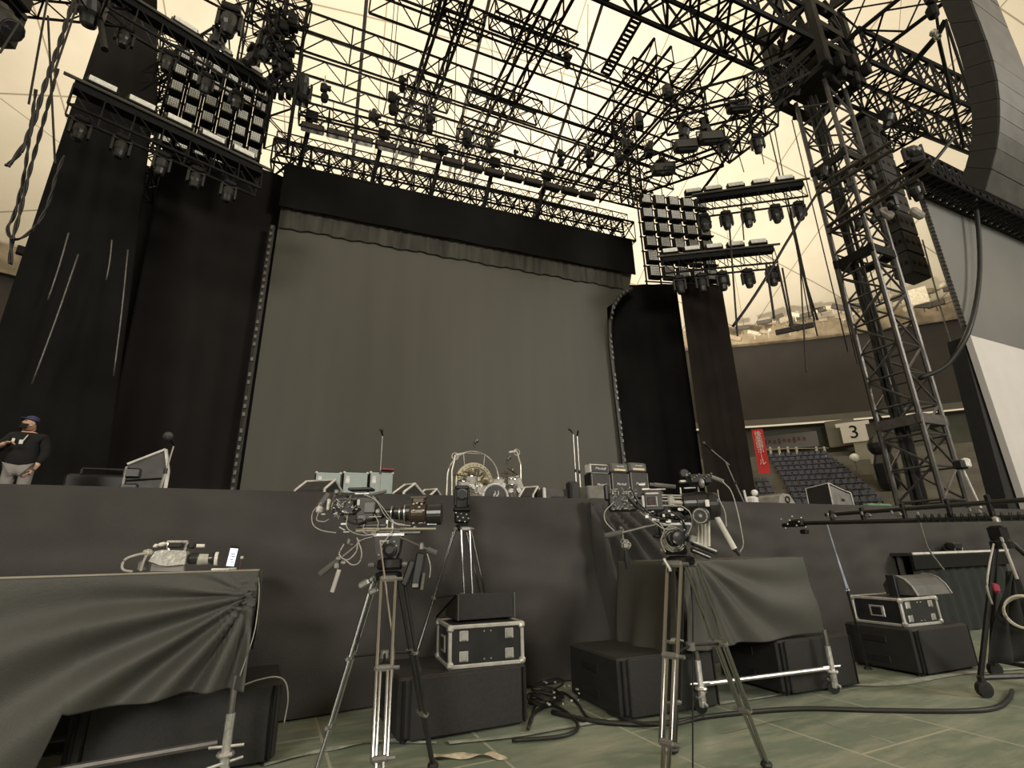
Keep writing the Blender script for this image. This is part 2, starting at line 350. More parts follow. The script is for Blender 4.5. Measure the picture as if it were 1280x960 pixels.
# vertical ropes in the left recess
for i, (u0, v0, u1, v1) in enumerate(((86, 291, 60, 375), (98, 318, 40, 480), (160, 312, 142, 470), (140, 300, 133, 350))):
    tag(MB().path(bez([aY(u0, v0, 16.7), aY((u0+u1)/2+1, (v0+v1)/2, 16.75), aY(u1, v1, 16.8)], 8), .022, 5).build('rope', dull_alu, smooth=True), ['pale slack rope, leftmost on the far left drape', 'longest pale rope slanting down the far left drape', 'pale rope beside the edge of the flat left drape', 'short pale rope high on the far left drape'][i], 'rope')
# ------------------------------------------------------------------ truss helper
def truss(name, p0, p1, w, h, seg, label, cat='truss', cr=.035, br=.018, m=None, group=None, cross=False, cn=5, up=None, faces=(0, 1, 2, 3)):
    p0, p1 = Vector(p0), Vector(p1); m = m or black_paint
    t = thing(name, label, cat, p0, group=group)
    d = (p1-p0); L = d.length; d.normalize()
    upv = Vector(up) if up is not None else Vector((0, 0, 1))
    if abs(d.dot(upv)) > .95: upv = Vector((0, 1, 0))
    sd = d.cross(upv).normalized(); uv = sd.cross(d).normalized()
    co_ = [sd*(w/2)*i+uv*(h/2)*j for i, j in ((-1, -1), (1, -1), (1, 1), (-1, 1))]
    for c in co_: MB().tube(p0+c, p1+c, cr, cn).build('chord', m, t, True)
    n = max(2, round(L/seg)); b = MB()
    for k in range(n+1):
        q = p0+d*(L*k/n)
        for i in faces:
            a, c = co_[i], co_[(i+1) % 4]
            if k % 2 == 0 or cross: b.tube(q+a, q+c, br, 4)
            if k < n:
                q2 = p0+d*(L*(k+1)/n)
                if k % 2 == 0 or cross: b.tube(q+a, q2+c, br, 4)
                if k % 2 == 1 or cross: b.tube(q+c, q2+a, br, 4)
    b.build('bracing', m, t, True)
    return t
# ------------------------------------------------------------------ roof grid of trusses (bottoms near 22 m)
Z = 22.6
truss('roof_truss', (-3, 17.7, Z), (19.8, 17.2, Z), 1.0, 1.1, .95, 'black cross truss halfway up the roof, front one of the close pair', cr=.058, br=.030, faces=(0, 1))
truss('roof_truss', (-3, 19.9, Z), (19.8, 19.3, Z), 1.0, 1.1, .95, 'black cross truss behind its close twin over the big screen', cr=.058, br=.030, faces=(0, 1))
truss('roof_truss', (1.2, 14.9, Z), (17.6, 14.3, Z), 1.0, 1.1, .95, 'black cross truss along the top of the photo above the close pair', cr=.058, br=.030, faces=(0, 1))
for i, (x, y0, y1, n) in enumerate(((4.35, 10.8, 23.4, 'first'), (7.95, 10.8, 23.4, 'second'), (13.5, 12.2, 23.4, 'third'), (15.8, 10.8, 21.5, 'fourth'))):
    truss('depth_truss', (x, y0, Z-.1), (x, y1, Z-.1), .95, 1.0, 1.6, f'black truss running towards the back of the roof, {n} from left', cr=.075, br=.036, faces=(0, 1, 3))
truss('main_truss', (3.5, 10.6, 23.2), (18.9, 10.0, 23.2), 2.0, 2.0, 1.5, 'heavy black front truss running left from the tower head', cr=.11, br=.06, cross=True)
truss('main_truss', (22.0, 9.6, 23.0), (34.5, 8.8, 23.0), 2.0, 2.0, 1.3, 'heavy black front truss running right from the tower head to the curved loudspeaker hang', cr=.11, br=.055, cross=True)
truss('main_truss', (21.3, 8.6, 23.2), (22.6, -6, 23.2), 1.8, 1.8, 1.5, 'heavy truss running from the tower head towards the audience', cr=.09, br=.045)
truss('catwalk_truss', (15.4, 13.0, 23.4), (18.8, 15.8, 23.4), 1.3, .6, .9, 'dense lattice catwalk slanting beside the tower head', cr=.04, br=.025, cross=True)
t = thing('cable_ladder', 'dark flat cable ladder tilted between the top cross trusses', 'cable ladder', aZ(797, 22, 22.8))
a, b = aZ(797, 22, 22.8), aZ(757, 92, 22.2)
for s in (-.22, .22): MB().tube(a+V(s, 0, 0), b+V(s, 0, 0), .07, 5).build('rail', black_paint, t, True)
q = MB()
for k in range(14): p = a.lerp(b, k/13); q.box(p, (.5, .10, .06))
q.build('rung', black_paint, t, True)
# thick sagging roof cables
dark_cable = mat('roof_cable', (.02, .018, .016), .6)
for i, (pa, pb) in enumerate((((459, -10), (430, 330)), ((614, -10), (552, 258)), ((758, -10), (662, 285)), ((338, -10), (330, 40)))):
    a, b = aZ(*pa, 27), aY(*pb, 25.5)
    if i == 3: a, b = aZ(338, -10, 27), aZ(322, 60, 26)
    tag(MB().tube(a, b, .085 if i < 3 else .04, 6).build('roof_cable', dark_cable), ['thick dark straight cable crossing the roof left of the first depth truss', 'thick dark straight cable crossing the roof between first and second depth trusses', 'thick dark straight cable crossing the roof right of the second depth truss', 'thin dark roof cable above the left truss column'][i], 'roof cable')
# truss work hung in the bays: short boxes, hoists
def boxtruss(p, d, ln, lab):
    p = Vector(p); d = Vector(d).normalized(); truss('truss_section', p-d*ln/2, p+d*ln/2, .8, .8, .6, lab, cr=.055, br=.034)
for (u, v, z, ln, lab) in ((572, 22, 23.4, 2.2, 'short box truss piece on top of the first depth truss'), (668, 38, 23.4, 4.0, 'short box truss piece crossing the second depth truss near the top'),
        (632, 128, 23.2, 3.8, 'short box truss piece crossing the second depth truss lower down'), (535, 118, 23.2, 2.2, 'short box truss piece crossing the first depth truss'),
        (760, 168, 23.2, 2.2, 'short box truss piece at the third depth truss'), (520, 145, 21.2, 1.8, 'small box truss hung under the first depth truss'), (598, 168, 21.2, 2.0, 'small box truss hung under the second depth truss'), (808, 98, 22.4, 2.0, 'small box truss where the third depth truss meets the top cross truss')):
    boxtruss(aZ(u, v, z), (1, -.03, 0), ln, lab)
def hoist(p, lab, s=1.0):
    p = Vector(p); t = thing('chain_hoist', lab, 'chain hoist', p, group=None)
    MB().rbox((0, 0, 0), (.42*s, .34*s, .62*s), .06).lathe([(.17*s, -.2*s), (.17*s, .2*s)], (.2*s, 0, .05), (1, 0, 0), 10).build('motor', black_metal, t)
    MB().lathe([(.02, 0), (.2*s, .12), (.24*s, .55*s), (.16*s, .7*s)], (.1*s, .1*s, -1.05*s), (0, 0, 1), 10).build('chain_bag', black_paint, t)
    MB().tube((0, 0, .3*s), (0, 0, 1.0*s), .02, 5).ring((0, 0, .36*s), (0, 1, 0), .07*s, .02, 10, 4).build('hook', steel, t)
for (u, v, y, s, lab) in ((490, 122, 17.3, 1.5, 'chain hoist with bag hanging from the close pair of trusses'), (471, 146, 17.0, .8, 'small chain hoist hanging on a thin line below the close pair'), (536, 148, 17.3, 1.3, 'chain hoist at the first depth truss under the close pair'),
        (405, 110, 17.3, 1.2, 'chain hoist at the left end of the close pair'), (502, 100, 18.3, 1.2, 'chain hoist on the close pair right of the bagged hoist'), (700, 192, 17.5, 1.3, 'chain hoist in the close pair below the third roof cable'), (735, 192, 17.5, 1.5, 'grey chain hoist at the third depth truss'), (644, 190, 18.8, .8, 'tiny chain hoist hanging under the second box truss'), (708, 70, 14.5, 1.2, 'chain hoist on the top cross truss')):
    hoist(aY(u, v, y), lab, s*.55)
# left truss column
truss('truss_column', (-1.55, 18.2, 16.9), (-1.55, 18.2, 26.5), .85, .85, .8, 'upright black truss column at the left end of the screen lighting truss', cr=.05, br=.028)
truss('truss_column', (-3.05, 18.7, 16.5), (-3.05, 18.7, 27), .7, .7, .75, 'upright black truss column left of its taller twin, behind the left lamp wall', cr=.04, br=.024)
truss('roof_truss', (-12, 14.5, 21.8), (-1.0, 16.8, 21.8), 1.2, 1.2, .9, 'black truss at the top left corner above the left lamp wall', cr=.05, br=.028, cross=True)
truss('roof_truss', (-6.2, 18.0, 17.0), (-3.9, 18.0, 21.0), .9, .5, .8, 'slanted black truss glimpsed between the left drape and lamp wall', cr=.05, br=.03, cross=True)
truss('roof_truss', (-5.9, 19.5, 14.2), (-5.9, 19.5, 22), .9, .9, .8, 'upright black truss seen through the gap above the left light bar', cr=.045, br=.03, cross=True)
# ------------------------------------------------------------------ screen head truss and the lighting truss above it
truss('screen_head_truss', wp(-.6, 17.9, .2), wp(ABl+2.2, 17.9, .2), 1.0, 1.2, .75, 'dense black truss carrying the big screen along its top edge', cr=.06, br=.036, cross=True)
truss('screen_head_truss', wp(-.6, 19.05, .5), wp(ABl+2.2, 19.05, .5), .6, .6, .5, 'thin black truss just above the dense screen truss', cr=.035, br=.02)
truss('lighting_truss', wp(.3, 19.6, -.9), wp(ABl+3.0, 19.6, -.9), .6, .75, .6, 'long black truss carrying the row of batten lights over the screen', cr=.055, br=.03)
for i, s in enumerate((.45, 3.5, 6.2, 8.8, 11.6)):
    tag(MB().tube(wp(s+.35, 19.7, -.9), wp(s, 17.2, .1), .11, 6).box(wp(s+.35, 19.6, -.9), (.5, .3, .35)).build('support_post', black_paint), f'leaning black post above the screen header, {ORD[i]} from left', 'post')
def batten(name, s, z, lab, group):
    t = thing(name, lab, 'batten light', wp(s, z, -1.0), rz=math.atan2(AX.y, AX.x), group=group)
    MB().rbox((0, 0, 0), (.92, .30, .34), .04).build('housing', black_metal, t)
    MB().box((0, -.155, -.02), (.8, .012, .20)).build('lens_strip', mat('batten_lens', (.05, .04, .037), .35), t)
    MB().tube((-.3, 0, .15), (-.3, 0, .42), .025, 5).tube((.3, 0, .15), (.3, 0, .42), .025, 5).build('clamp', black_metal, t)
for k in range(14): batten('batten_light', .9+k*1.02, 18.86, f'black batten light over the big screen, {ORD[k]} from left', 'batten lights over the screen')
# ------------------------------------------------------------------ moving heads and other lamps
def mover_at(p, lab, ax=(0, 0, -1), s=1.0, rz=0, up=False, grp=None, tilt=0.0, name='moving_head'):
    """hung moving-head lamp: base box, yoke, head; up=True stands on its base"""
    p = Vector(p); t = thing(name, lab, 'stage light', p, rot=(PI if up else 0, 0, rz), group=grp)
    MB().rbox((0, 0, -.08*s), (.42*s, .36*s, .2*s), .04).tube((0, 0, 0), (0, 0, .12*s), .05*s, 6).build('base', black_metal, t)
    MB().box((-.24*s, 0, -.42*s), (.07*s, .16*s, .52*s)).box((.24*s, 0, -.42*s), (.07*s, .16*s, .52*s)).box((0, 0, -.19*s), (.52*s, .2*s, .07*s)).build('yoke', black_plastic, t)
    R = Matrix.Rotation(tilt, 3, 'X'); o = V(0, 0, -.5*s); d = R @ V(0, 0, -1)
    h = MB().lathe([(.1*s, -.26*s), (.19*s, -.2*s), (.21*s, .05*s), (.17*s, .14*s), (.15*s, .32*s), (.125*s, .36*s)], o, d, 14).build('head', mat('head_shell', (.022, .021, .019), .4), t, smooth=False)
    MB().lathe([(.118*s, .358*s), (.11*s, .372*s), (.0, .38*s)], o, d, 14).build('lens', lens_m, h)
    return t
def flood_at(p, lab, rz=0, s=1.0, grp=None, pitch=.7):
    p = Vector(p); t = thing('flood_light', lab, 'flood light', p, rz=rz, group=grp)
    R = Matrix.Rotation(pitch, 3, 'X')
    MB().rbox(V(0, 0, .30*s), (.74*s, .22*s, .34*s), .03, R).build('housing', black_metal, t)
    MB().box(V(0, 0, .30*s)+R @ V(0, -.116*s, 0), (.66*s, .012, .27*s), R).build('lens', flood_painted_glare, t)
    MB().box((-.40*s, 0, .2*s), (.03, .1*s, .34*s)).box((.40*s, 0, .2*s), (.03, .1*s, .34*s)).box((0, 0, .03*s), (.83*s, .1*s, .03)).build('bracket', black_metal, t)
    return t
def ladder(name, a, b, zdrop, lab):
    """light bar: thick upper beam, lower rail, web of struts"""
    a, b = Vector(a), Vector(b); t = thing(name, lab, 'light bar', a); d = (b-a).normalized(); n = V(-d.y, d.x, 0)
    MB().prism([(-.16, -.14), (.16, -.14), (.16, .14), (-.16, .14)], lambda y, z: a+n*y+V(0, 0, z), lambda y, z: b+n*y+V(0, 0, z)).build('beam', black_paint, t, True)
    for s in (-1, 1): MB().tube(a+n*.26*s+V(0, 0, -zdrop), b+n*.26*s+V(0, 0, -zdrop), .045, 6).build('rail', black_metal, t, True)
    MB().tube(a-n*.21+V(0, 0, .12)-d*.25, b-n*.21+V(0, 0, .12)+d*.25, .05, 6).build('edge_tube', mat('edge_tube', (.10, .095, .085), .35, .5), t, True)
    q = MB(); L = (b-a).length; k = int(L/.62)
    for i in range(k+1):
        p = a+d*(L*i/k)
        for s in (-1, 1):
            q.tube(p+n*.14*s, p+n*.26*s+V(0, 0, -zdrop), .022, 4)
            if i < k: q.tube(p+n*.14*s, p+d*(L/k)+n*.26*s+V(0, 0, -zdrop), .02, 4)
    q.build('bracing', black_metal, t, True); return d
sets = (('upper right light bar', 'Rup', (872, 249), (1003, 231), 16.6, 16.4, ((870, 240), (896, 235), (925, 231), (957, 227), (988, 223)), ((873, 259), (899, 256), (925, 252), (958, 248), (986, 244)), 1.0),
        ('lower right light bar', 'Rlow', (828, 326), (966, 312), 14.0, 13.8, ((840, 320), (868, 317), (896, 314), (924, 310), (953, 307)), ((842, 336), (868, 334), (893, 331), (923, 328), (952, 325)), 1.0),
        ('lower left light bar', 'Llow', (92, 108), (326, 216), 14.0, 13.8, ((128, 105), (178, 132), (225, 157), (267, 180), (305, 200)), ((112, 126), (160, 150), (207, 175), (246, 196), (284, 214)), 1.0),
        ('upper left light bar', 'Lup', (140, -8), (333, 110), 17.4, 17.2, ((236, 30), (280, 60), (317, 88)), ((165, 15), (214, 50), (260, 78), (296, 100)), 1.0))
for lab, nm, pa, pb, z, zm, fls, mvs, s in sets:
    a, b = aZ(*pa, z), aZ(*pb, z); d = ladder('light_bar', a, b, .8, 'black '+lab+' with flood lights above and moving heads below')
    an = math.atan2(d.y, d.x); N_ = (b-a).xy.normalized()
    for i, (u, v) in enumerate(fls):
        p = aZ(u, v, z); k = (p-a).dot(d); p = a+d*k
        flood_at(p+V(0, 0, .14), f'flood light with painted roof glare on the {lab}, {ORD[i]} from left', an, s*.95, 'flood lights on the light bars', pitch=-.35)
    for i, (u, v) in enumerate(mvs):
        p = aZ(u, v, z); k = (p-a).dot(d); p = a+d*k
        mover_at(p+V(0, 0, -.9), f'moving head hanging under the {lab}, {ORD[i]} from left', s=(1.0 if 'right' in lab else .85)*s, rz=an, grp='moving heads under the light bars', tilt=.12*((i % 3)-1))
# ------------------------------------------------------------------ lamp walls: frames with square blinder lamps
def lampwall(side, TL, TR, BR, BL, nc, nr, skip=()):
    TL, TR, BR, BL = map(Vector, (TL, TR, BR, BL)); ex = (TR-TL).normalized(); nrm = ex.cross(V(0, 0, 1)).normalized()   # faces the audience
    t = thing('lamp_wall_frame', f'tall black frame holding the square lamps of the {side} lamp wall', 'lamp frame', BL)
    P = lambda u, v: (TL*(1-u)+TR*u)*(1-v)+(BL*(1-u)+BR*u)*v
    pw = (TR-TL).length/nc; ph = (TL-BL).length/nr
    for i in range(nc+1):
        MB().tube(P(i/nc, -.03)-nrm*.22, P(i/nc, 1.03)-nrm*.22, .045, 5).build('upright', black_paint, t, True)
    q = MB()
    for j in range(nr+1): q.tube(P(-.02, j/nr)-nrm*.22, P(1.02, j/nr)-nrm*.22, .04, 5)
    q.build('crossbar', black_paint, t, True)
    ang = math.atan2(ex.y, ex.x)
    for j in range(nr):
        for i in range(nc):
            if (i, j) in skip: continue
            l = thing('square_lamp', f'square lamp of the {side} lamp wall, {ORD[j]} row from top, {ORD[i]} from left', 'square lamp', P((i+.5)/nc, (j+.5)/nr), rz=ang, group=f'square lamps of the {side} lamp wall')
            w_, h_ = pw*.80, ph*.84
            MB().rbox((0, .09, 0), (w_, .24, h_), .03).build('housing', black_metal, l)
            g = MB()
            for a in range(5):
                for c in range(5): g.rbox((-w_*.30+w_*.15*a, -.04, .05*h_-h_*.28+h_*.14*c), (w_*.135, .03, h_*.125), .012)
            g.build('lamp_cells', lamp_glass, l)
            MB().prism([(-w_/2, -h_*.42), (w_/2, -h_*.42), (w_/2, -h_/2), (-w_/2, -h_/2)], lambda x, z: V(x, -.03, z), lambda x, z: V(x, -.22, z-.02)).build('barn_door', black_metal, l)
a, b = aY(797, 236, 16.6), aY(884, 252, 15.6)
zt = (a.z+b.z)/2
lampwall('right', V(a.x, a.y, zt), V(b.x, b.y, zt), V(b.x-.05, b.y, zt-5.0), V(a.x, a.y, zt-5.0), 5, 6)
lampwall('left', V(-5.0, 17.0, 19.0), V(-1.95, 17.7, 19.0), V(-1.95, 17.7, 14.6), V(-5.0, 17.0, 14.6), 6, 6)
# ------------------------------------------------------------------ ground-support tower and its head
TX0, TX1, TY0, TY1 = 19.95, 21.35, 9.55, 10.95
t = thing('lighting_tower', 'tall square aluminium truss tower standing right of the stage', 'tower', (20.65, 10.25, 0))
cs = [(TX0, TY0), (TX1, TY0), (TX1, TY1), (TX0, TY1)]
tower_m = mat('tower_tube', (.105, .10, .094), .42, .5, .25, 3)
for x, y in cs: MB().tube((x, y, 0), (x, y, 21.0), .095, 8).build('chord', tower_m, t, True)
q = MB()
for k in range(18):
    z0 = .6+k*1.12; z1 = z0+1.12
    for i in range(4):
        a, b = cs[i], cs[(i+1) % 4]
        q.tube((*a, z0), (*b, z0), .045, 5)
        if k % 2: a, b = b, a
        q.tube((*a, z0), (*b, z1), .045, 5)
q.build('bracing', tower_m, t, True)
for z in (5.6, 12.4, 17.0):
    MB().box((20.65, TY0-.02, z), (1.7, .12, .35)).box((20.65, TY1, z), (1.7, .12, .35)).box((TX0, 10.25, z), (.12, 1.5, .35)).box((TX1, 10.25, z), (.12, 1.5, .35)).build('sleeve_collar', dull_alu if z < 6 else black_metal, t, True)
MB().box((20.65, 10.25, .12), (2.6, 2.6, .24)).build('base_plate', dull_alu, t, True)
b = MB()
for i, (x, y) in enumerate(((20.32, 10.6), (20.42, 10.45), (20.26, 10.42), (20.52, 10.62), (20.36, 10.25))): b.path(bez([(x+.05*math.sin(z*1.3+i), y+.05*math.cos(z*1.7+i*2), z) for z in range(1, 23, 2)], 40), .075, 5)
o = b.build('cable_bundle', cable_m, None); tag(o, 'thick black cable bundle running up inside the lighting tower', 'cable bundle')
t = thing('tower_head', 'bulky dark junction block at the top of the lighting tower', 'tower head', (20.65, 10.25, 21.4))
hm = mat('head_steel', (.014, .013, .012), .55, .2, spec=.3)
for sx in (-1, 1):
    for sy in (-1, 1): MB().box((20.65+sx*1.15, 10.25+sy*1.15, 23.2), (.34, .34, 4.4)).build('corner_post', hm, t, True)
q = MB()
for z in (21.2, 22.4, 23.6, 25.0):
    for s in (-1, 1): q.box((20.65, 10.25+s*1.15, z), (2.6, .3, .34)).box((20.65+s*1.15, 10.25, z), (.3, 2.6, .34))
rnd = random.Random(3)
for k in range(34):
    z = 21.0+rnd.random()*4.2; f = k % 4; u0, u1 = rnd.uniform(-1.2, 1.2), rnd.uniform(-1.2, 1.2); z1 = min(25.6, max(20.8, z+rnd.uniform(-1.6, 1.6)))
    s = 1.2 if f % 2 else -1.2
    if f < 2: q.tube((20.65+u0, 10.25+s, z), (20.65+u1, 10.25+s, z1), .10, 5)
    else: q.tube((20.65+s, 10.25+u0, z), (20.65+s, 10.25+u1, z1), .10, 5)
for k in range(10): q.tube((20.65+rnd.uniform(-1, 1), 10.25+rnd.uniform(-1, 1), 21+rnd.random()*3), (20.65+rnd.uniform(-1.3, 1.3), 10.25+rnd.uniform(-1.3, 1.3), 24+rnd.random()*1.8), .13, 5)
q.build('bracing', hm, t, True)
MB().box((20.65, 10.25, 22.9), (1.3, 1.3, 3.4)).build('sleeve_block', hm, t, True)
q = MB()
for i in range(6):
    a = i*PI/3; p = V(20.65+1.2*math.cos(a), 10.25+1.2*math.sin(a), 25.5); q.prism([(0, 0), (.9, .2), (.3, 1.1)], lambda x, z: p+V(x*math.cos(a), x*math.sin(a), z), lambda x, z: p+V(x*math.cos(a)-.15*math.sin(a), x*math.sin(a)+.15*math.cos(a), z))
q.build('gusset', hm, t, True)
q = MB()
for i in range(9): q.rbox((20.65-1.4+i*.33, 9.0+.25*math.sin(i*2.1), 21.3+.4*math.sin(i*1.7)), (.28, .34, .6), .05)
o = q.build('shackle_row', hm, t, True)
# arc trusses with lamps between right lamp wall and tower head
truss('arc_truss', aZ(832, 146, 18.6), aZ(935, 120, 18.2), .9, 1.1, .7, 'upper black truss with lamps between right lamp wall and tower head', cr=.055, br=.03)
truss('arc_truss', aZ(935, 120, 18.2), aZ(992, 92, 19.5), .9, 1.1, .6, 'short bent end of the upper lamp truss joining the tower head', cr=.055, br=.03, cross=True)
truss('arc_truss', aZ(800, 222, 16.9), aZ(900, 186, 16.6), .9, 1.0, .6, 'lower black truss with lamps above the right lamp wall', cr=.055, br=.03)
truss('arc_truss', aZ(900, 186, 16.6), aZ(962, 138, 17.6), .9, 1.0, .6, 'short bent end of the lower lamp truss rising to the tower head', cr=.055, br=.03, cross=True)
truss('truss_column', aZ(790, 250, 16.9), aZ(790, 250, 16.9)+V(0, 0, 5), .7, .7, .7, 'upright black truss at the left edge of the right lamp wall', cr=.045, br=.026, cross=True)
for i, (u, v, z, s, up, lab) in enumerate(((836, 124, 19.2, 1.3, True, 'standing on the left end of the upper lamp truss'), (853, 156, 17.8, 1.5, False, 'hanging under the upper lamp truss, left one'), (880, 150, 17.8, 1.4, False, 'hanging under the upper lamp truss, right one'),
        (800, 160, 18.2, 1.3, True, 'standing beside the third depth truss end'), (812, 195, 17.2, 1.3, True, 'standing on the left end of the lower lamp truss'), (784, 190, 18.0, 1.2, True, 'standing at the right end of the screen lighting truss'), (826, 200, 16.6, 1.3, False, 'hanging at the left end of the lower lamp truss'),
        (905, 175, 16.2, 1.3, False, 'hanging at the bend of the lower lamp truss'), (945, 170, 16.6, 1.3, False, 'hanging at the right end of the lower lamp truss'), (775, 205, 17.6, 1.1, True, 'standing low beside the left edge of the right lamp wall'))):
    mover_at(aZ(u, v, z), 'black moving head light '+lab, s=s*.68, rz=.3*i, up=up, tilt=.5*math.sin(i*2.1))
def washer(p, lab, rz, s=1.0):
    t = thing('wash_light', lab, 'stage light', p, rz=rz)
    MB().rbox((0, 0, -.35*s), (1.15*s, .5*s, .62*s), .09).build('housing', mat('head_shell', (.022, .021, .019), .4), t)
    MB().rbox((0, -.26*s, -.37*s), (.98*s, .04, .46*s), .02).build('lens', lens_m, t)
    MB().tube((-.62*s, 0, -.35*s), (-.62*s, 0, .1*s), .04*s, 5).tube((.62*s, 0, -.35*s), (.62*s, 0, .1*s), .04*s, 5).tube((-.62*s, 0, .1*s), (.62*s, 0, .1*s), .04*s, 5).build('yoke', black_metal, t)
for i, (u, v, z, lab) in enumerate(((922, 127, 18.0, 'big dark boxy wash light on the upper lamp truss beside the tower head'), (887, 166, 16.7, 'big dark boxy wash light in the middle of the lower lamp truss'), (856, 176, 16.6, 'dark boxy wash light left of the middle one on the lower lamp truss'), (828, 205, 16.4, 'dark boxy wash light right above the right lamp wall'))): washer(aZ(u, v, z), lab, -.5, .8)
# moving heads standing on the screen lighting truss
for i, (s, k) in enumerate(((.3, 1.5), (3.3, .7), (7.7, 1.1), (8.85, .8))):
    mover_at(wp(s, 20.0, -1.1), f'black moving head standing on the screen lighting truss, {ORD[i]} from the left', s=k, up=True, rz=.4*i, tilt=.6*math.sin(i+1))
# dark lamps on the left rig
for i, (u, v, z, s, up, lab) in enumerate(((290, 12, 19.0, 2.2, False, 'large dark moving head at the top edge above the left lamp wall'), (338, 42, 18.2, 2.0, False, 'dark moving head at the top of the left truss column'), (352, 70, 17.5, 1.8, False, 'dark moving head halfway down the left truss column'), (275, 40, 18.4, 1.8, False, 'dark moving head behind the upper light bar on the left'), (318, 60, 18.0, 1.6, False, 'dark moving head behind the right end of the upper left light bar'), (345, 22, 19, 1.6, False, 'dark moving head highest on the left truss column'))):
    mover_at(aZ(u, v, z), lab, s=s*.62, rz=.5*i, up=up, tilt=.5*math.sin(i*1.9))
b = MB(); rnd = random.Random(4); p0 = aZ(352, 16, 18.5); p1 = aZ(346, 118, 16)
for k in range(9): b.path(bez([p0.lerp(p1, j/6)+V(rnd.uniform(-.45, .45), rnd.uniform(-.25, .25), 0) for j in range(7)], 30), rnd.uniform(.03, .06), 5)
for k in range(12): b.rbox(p0.lerp(p1, rnd.random())+V(rnd.uniform(-.4, .4), 0, 0), (rnd.uniform(.15, .4), .3, rnd.uniform(.15, .5)), .04)
tag(b.build('cable_bundle', black_paint), 'dark tangled bundle of cables and boxes on the left truss column', 'cable bundle')
mover_at(aZ(119, -8, 17), 'round black lamp hanging at the top edge left of the upper light bar', s=1.3, tilt=.4)
tag(MB().tube(aZ(121, -2, 17.2), aZ(131, 62, 14.8), .09, 6).build('boom_pipe', black_metal), 'black pipe dropping from the round lamp at the top left', 'pipe')
mover_at(aZ(6, -18, 14), 'black moving head cut off by the top left corner, tilted right', s=1.9, tilt=-.9, rz=1.2)
truss('roof_truss', aZ(-40, -15, 16.5), aZ(150, 5, 16.5), .8, .7, .7, 'black truss crossing the top left corner with a lamp under it', cr=.04, br=.024)
# ------------------------------------------------------------------ straight loudspeaker hang behind the tower
def line_cab(par, x0, y0, z0, w_, d_, h_, k):
    c = MB().rbox((x0+w_/2, y0+d_/2, z0+h_/2), (w_, d_, h_*.985), .03).build('cabinet', mat('hang_cabinet', (.022, .021, .019), .6), par, True)
    MB().rbox((x0+w_/2, y0-.012, z0+h_/2), (w_*.95, .03, h_*.92), .01).build('grille', grille_m, c, True)
    for sx in (.2, .5, .8):
        MB().rbox((x0-.01, y0+d_*sx, z0+h_*.5), (.03, .13, .16), .01).build('rigging_plate', black_paint, c, True)
        MB().rbox((x0+w_*sx, y0-.03, z0+h_*.5), (.2, .02, .16), .01).build('rigging_plate', black_paint, c, True)
t = thing('speaker_hang', 'tall straight dark loudspeaker hang beside the lighting tower', 'loudspeaker hang', (24.5, 10.5, 12.6))
for k in range(8): line_cab(t, 23.95, 10.2, 12.6+k*1.08, 1.4, .75, 1.08, k)
MB().box((24.4, 10.6, 21.4), (1.3, .8, .16)).tube((24.4, 10.6, 21.4), (24.4, 10.2, 23.2), .05, 6).build('fly_frame', black_metal, t, True)
# ------------------------------------------------------------------ big curved loudspeaker hang at the right edge
X0 = 12.0
back = [aX(u, v, X0) for u, v in ((1120, -95), (1152, -45), (1175, 0), (1197, 60), (1210, 110), (1215, 150), (1212, 190), (1200, 228))]
frnt = [aX(u, v, X0) for u, v in ((1160, -110), (1190, -55), (1212, 0), (1231, 50), (1244, 100), (1247, 145), (1243, 185), (1229, 238))]
bb, ff = bez(back, 14), bez(frnt, 14)
p = aX(1244, 100, X0); W_ = (aY(1281, 95, p.y).x-X0)*.85
t = thing('speaker_hang', 'huge curved loudspeaker hang at the right edge, black side and grey front', 'loudspeaker hang', back[-1])
hang_side = mat('hang_side', (.016, .015, .014), .65); hang_front = mat('hang_front', (.085, .082, .075), .45, .2, .25, 3)
for i in range(len(bb)-1):
    a, b, c, d = bb[i], bb[i+1], ff[i+1], ff[i]; e = .012
    lo = lambda p, q: p.lerp(q, e)
    quad = [lo(a, b), lo(b, a), lo(c, d), lo(d, c)]
    q = MB().add([v for v in quad]+[v+V(W_, 0, 0) for v in quad], [(0, 1, 2, 3), (7, 6, 5, 4), (0, 4, 5, 1), (1, 5, 6, 2), (2, 6, 7, 3), (3, 7, 4, 0)])
    cb = q.build('cabinet', hang_side, t, True)
    n = ((d-a).normalized()*.03)
    quad = [lo(d, c)+n*0, lo(c, d)+n*0]
    g = [quad[0]+V(.03, 0, 0), quad[1]+V(.03, 0, 0), quad[1]+V(W_-.03, 0, 0), quad[0]+V(W_-.03, 0, 0)]
    MB().add(g+[v+n for v in g], [(0, 1, 2, 3), (7, 6, 5, 4), (0, 4, 5, 1), (1, 5, 6, 2), (2, 6, 7, 3), (3, 7, 4, 0)]).build('grille', hang_front, cb, True)
# ------------------------------------------------------------------ side screen with its truss, right edge
LY = 8.5; LX = 22.55
t = thing('side_screen', 'grey video screen at the right edge with a paler lower part', 'video screen', (LX, LY, 2.3))
MB().box((LX+6, LY+.1, 11.85), (12, .2, 6.3)).build('upper_display', mat('screen_grey', (.17, .168, .16), .5, 0, .1, .3), t, True)
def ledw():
    m = mat('pale_led', (.66, .63, .60), .5, 0, .04, 1.0); nt = m.node_tree; N = nt.nodes; L = nt.links
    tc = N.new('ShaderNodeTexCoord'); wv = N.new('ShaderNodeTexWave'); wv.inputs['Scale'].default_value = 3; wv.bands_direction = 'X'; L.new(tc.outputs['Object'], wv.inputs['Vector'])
    bp = N.new('ShaderNodeBump'); bp.inputs['Strength'].default_value = .15; L.new(wv.outputs['Fac'], bp.inputs['Height']); L.new(bp.outputs['Normal'], N['Principled BSDF'].inputs['Normal']); return m
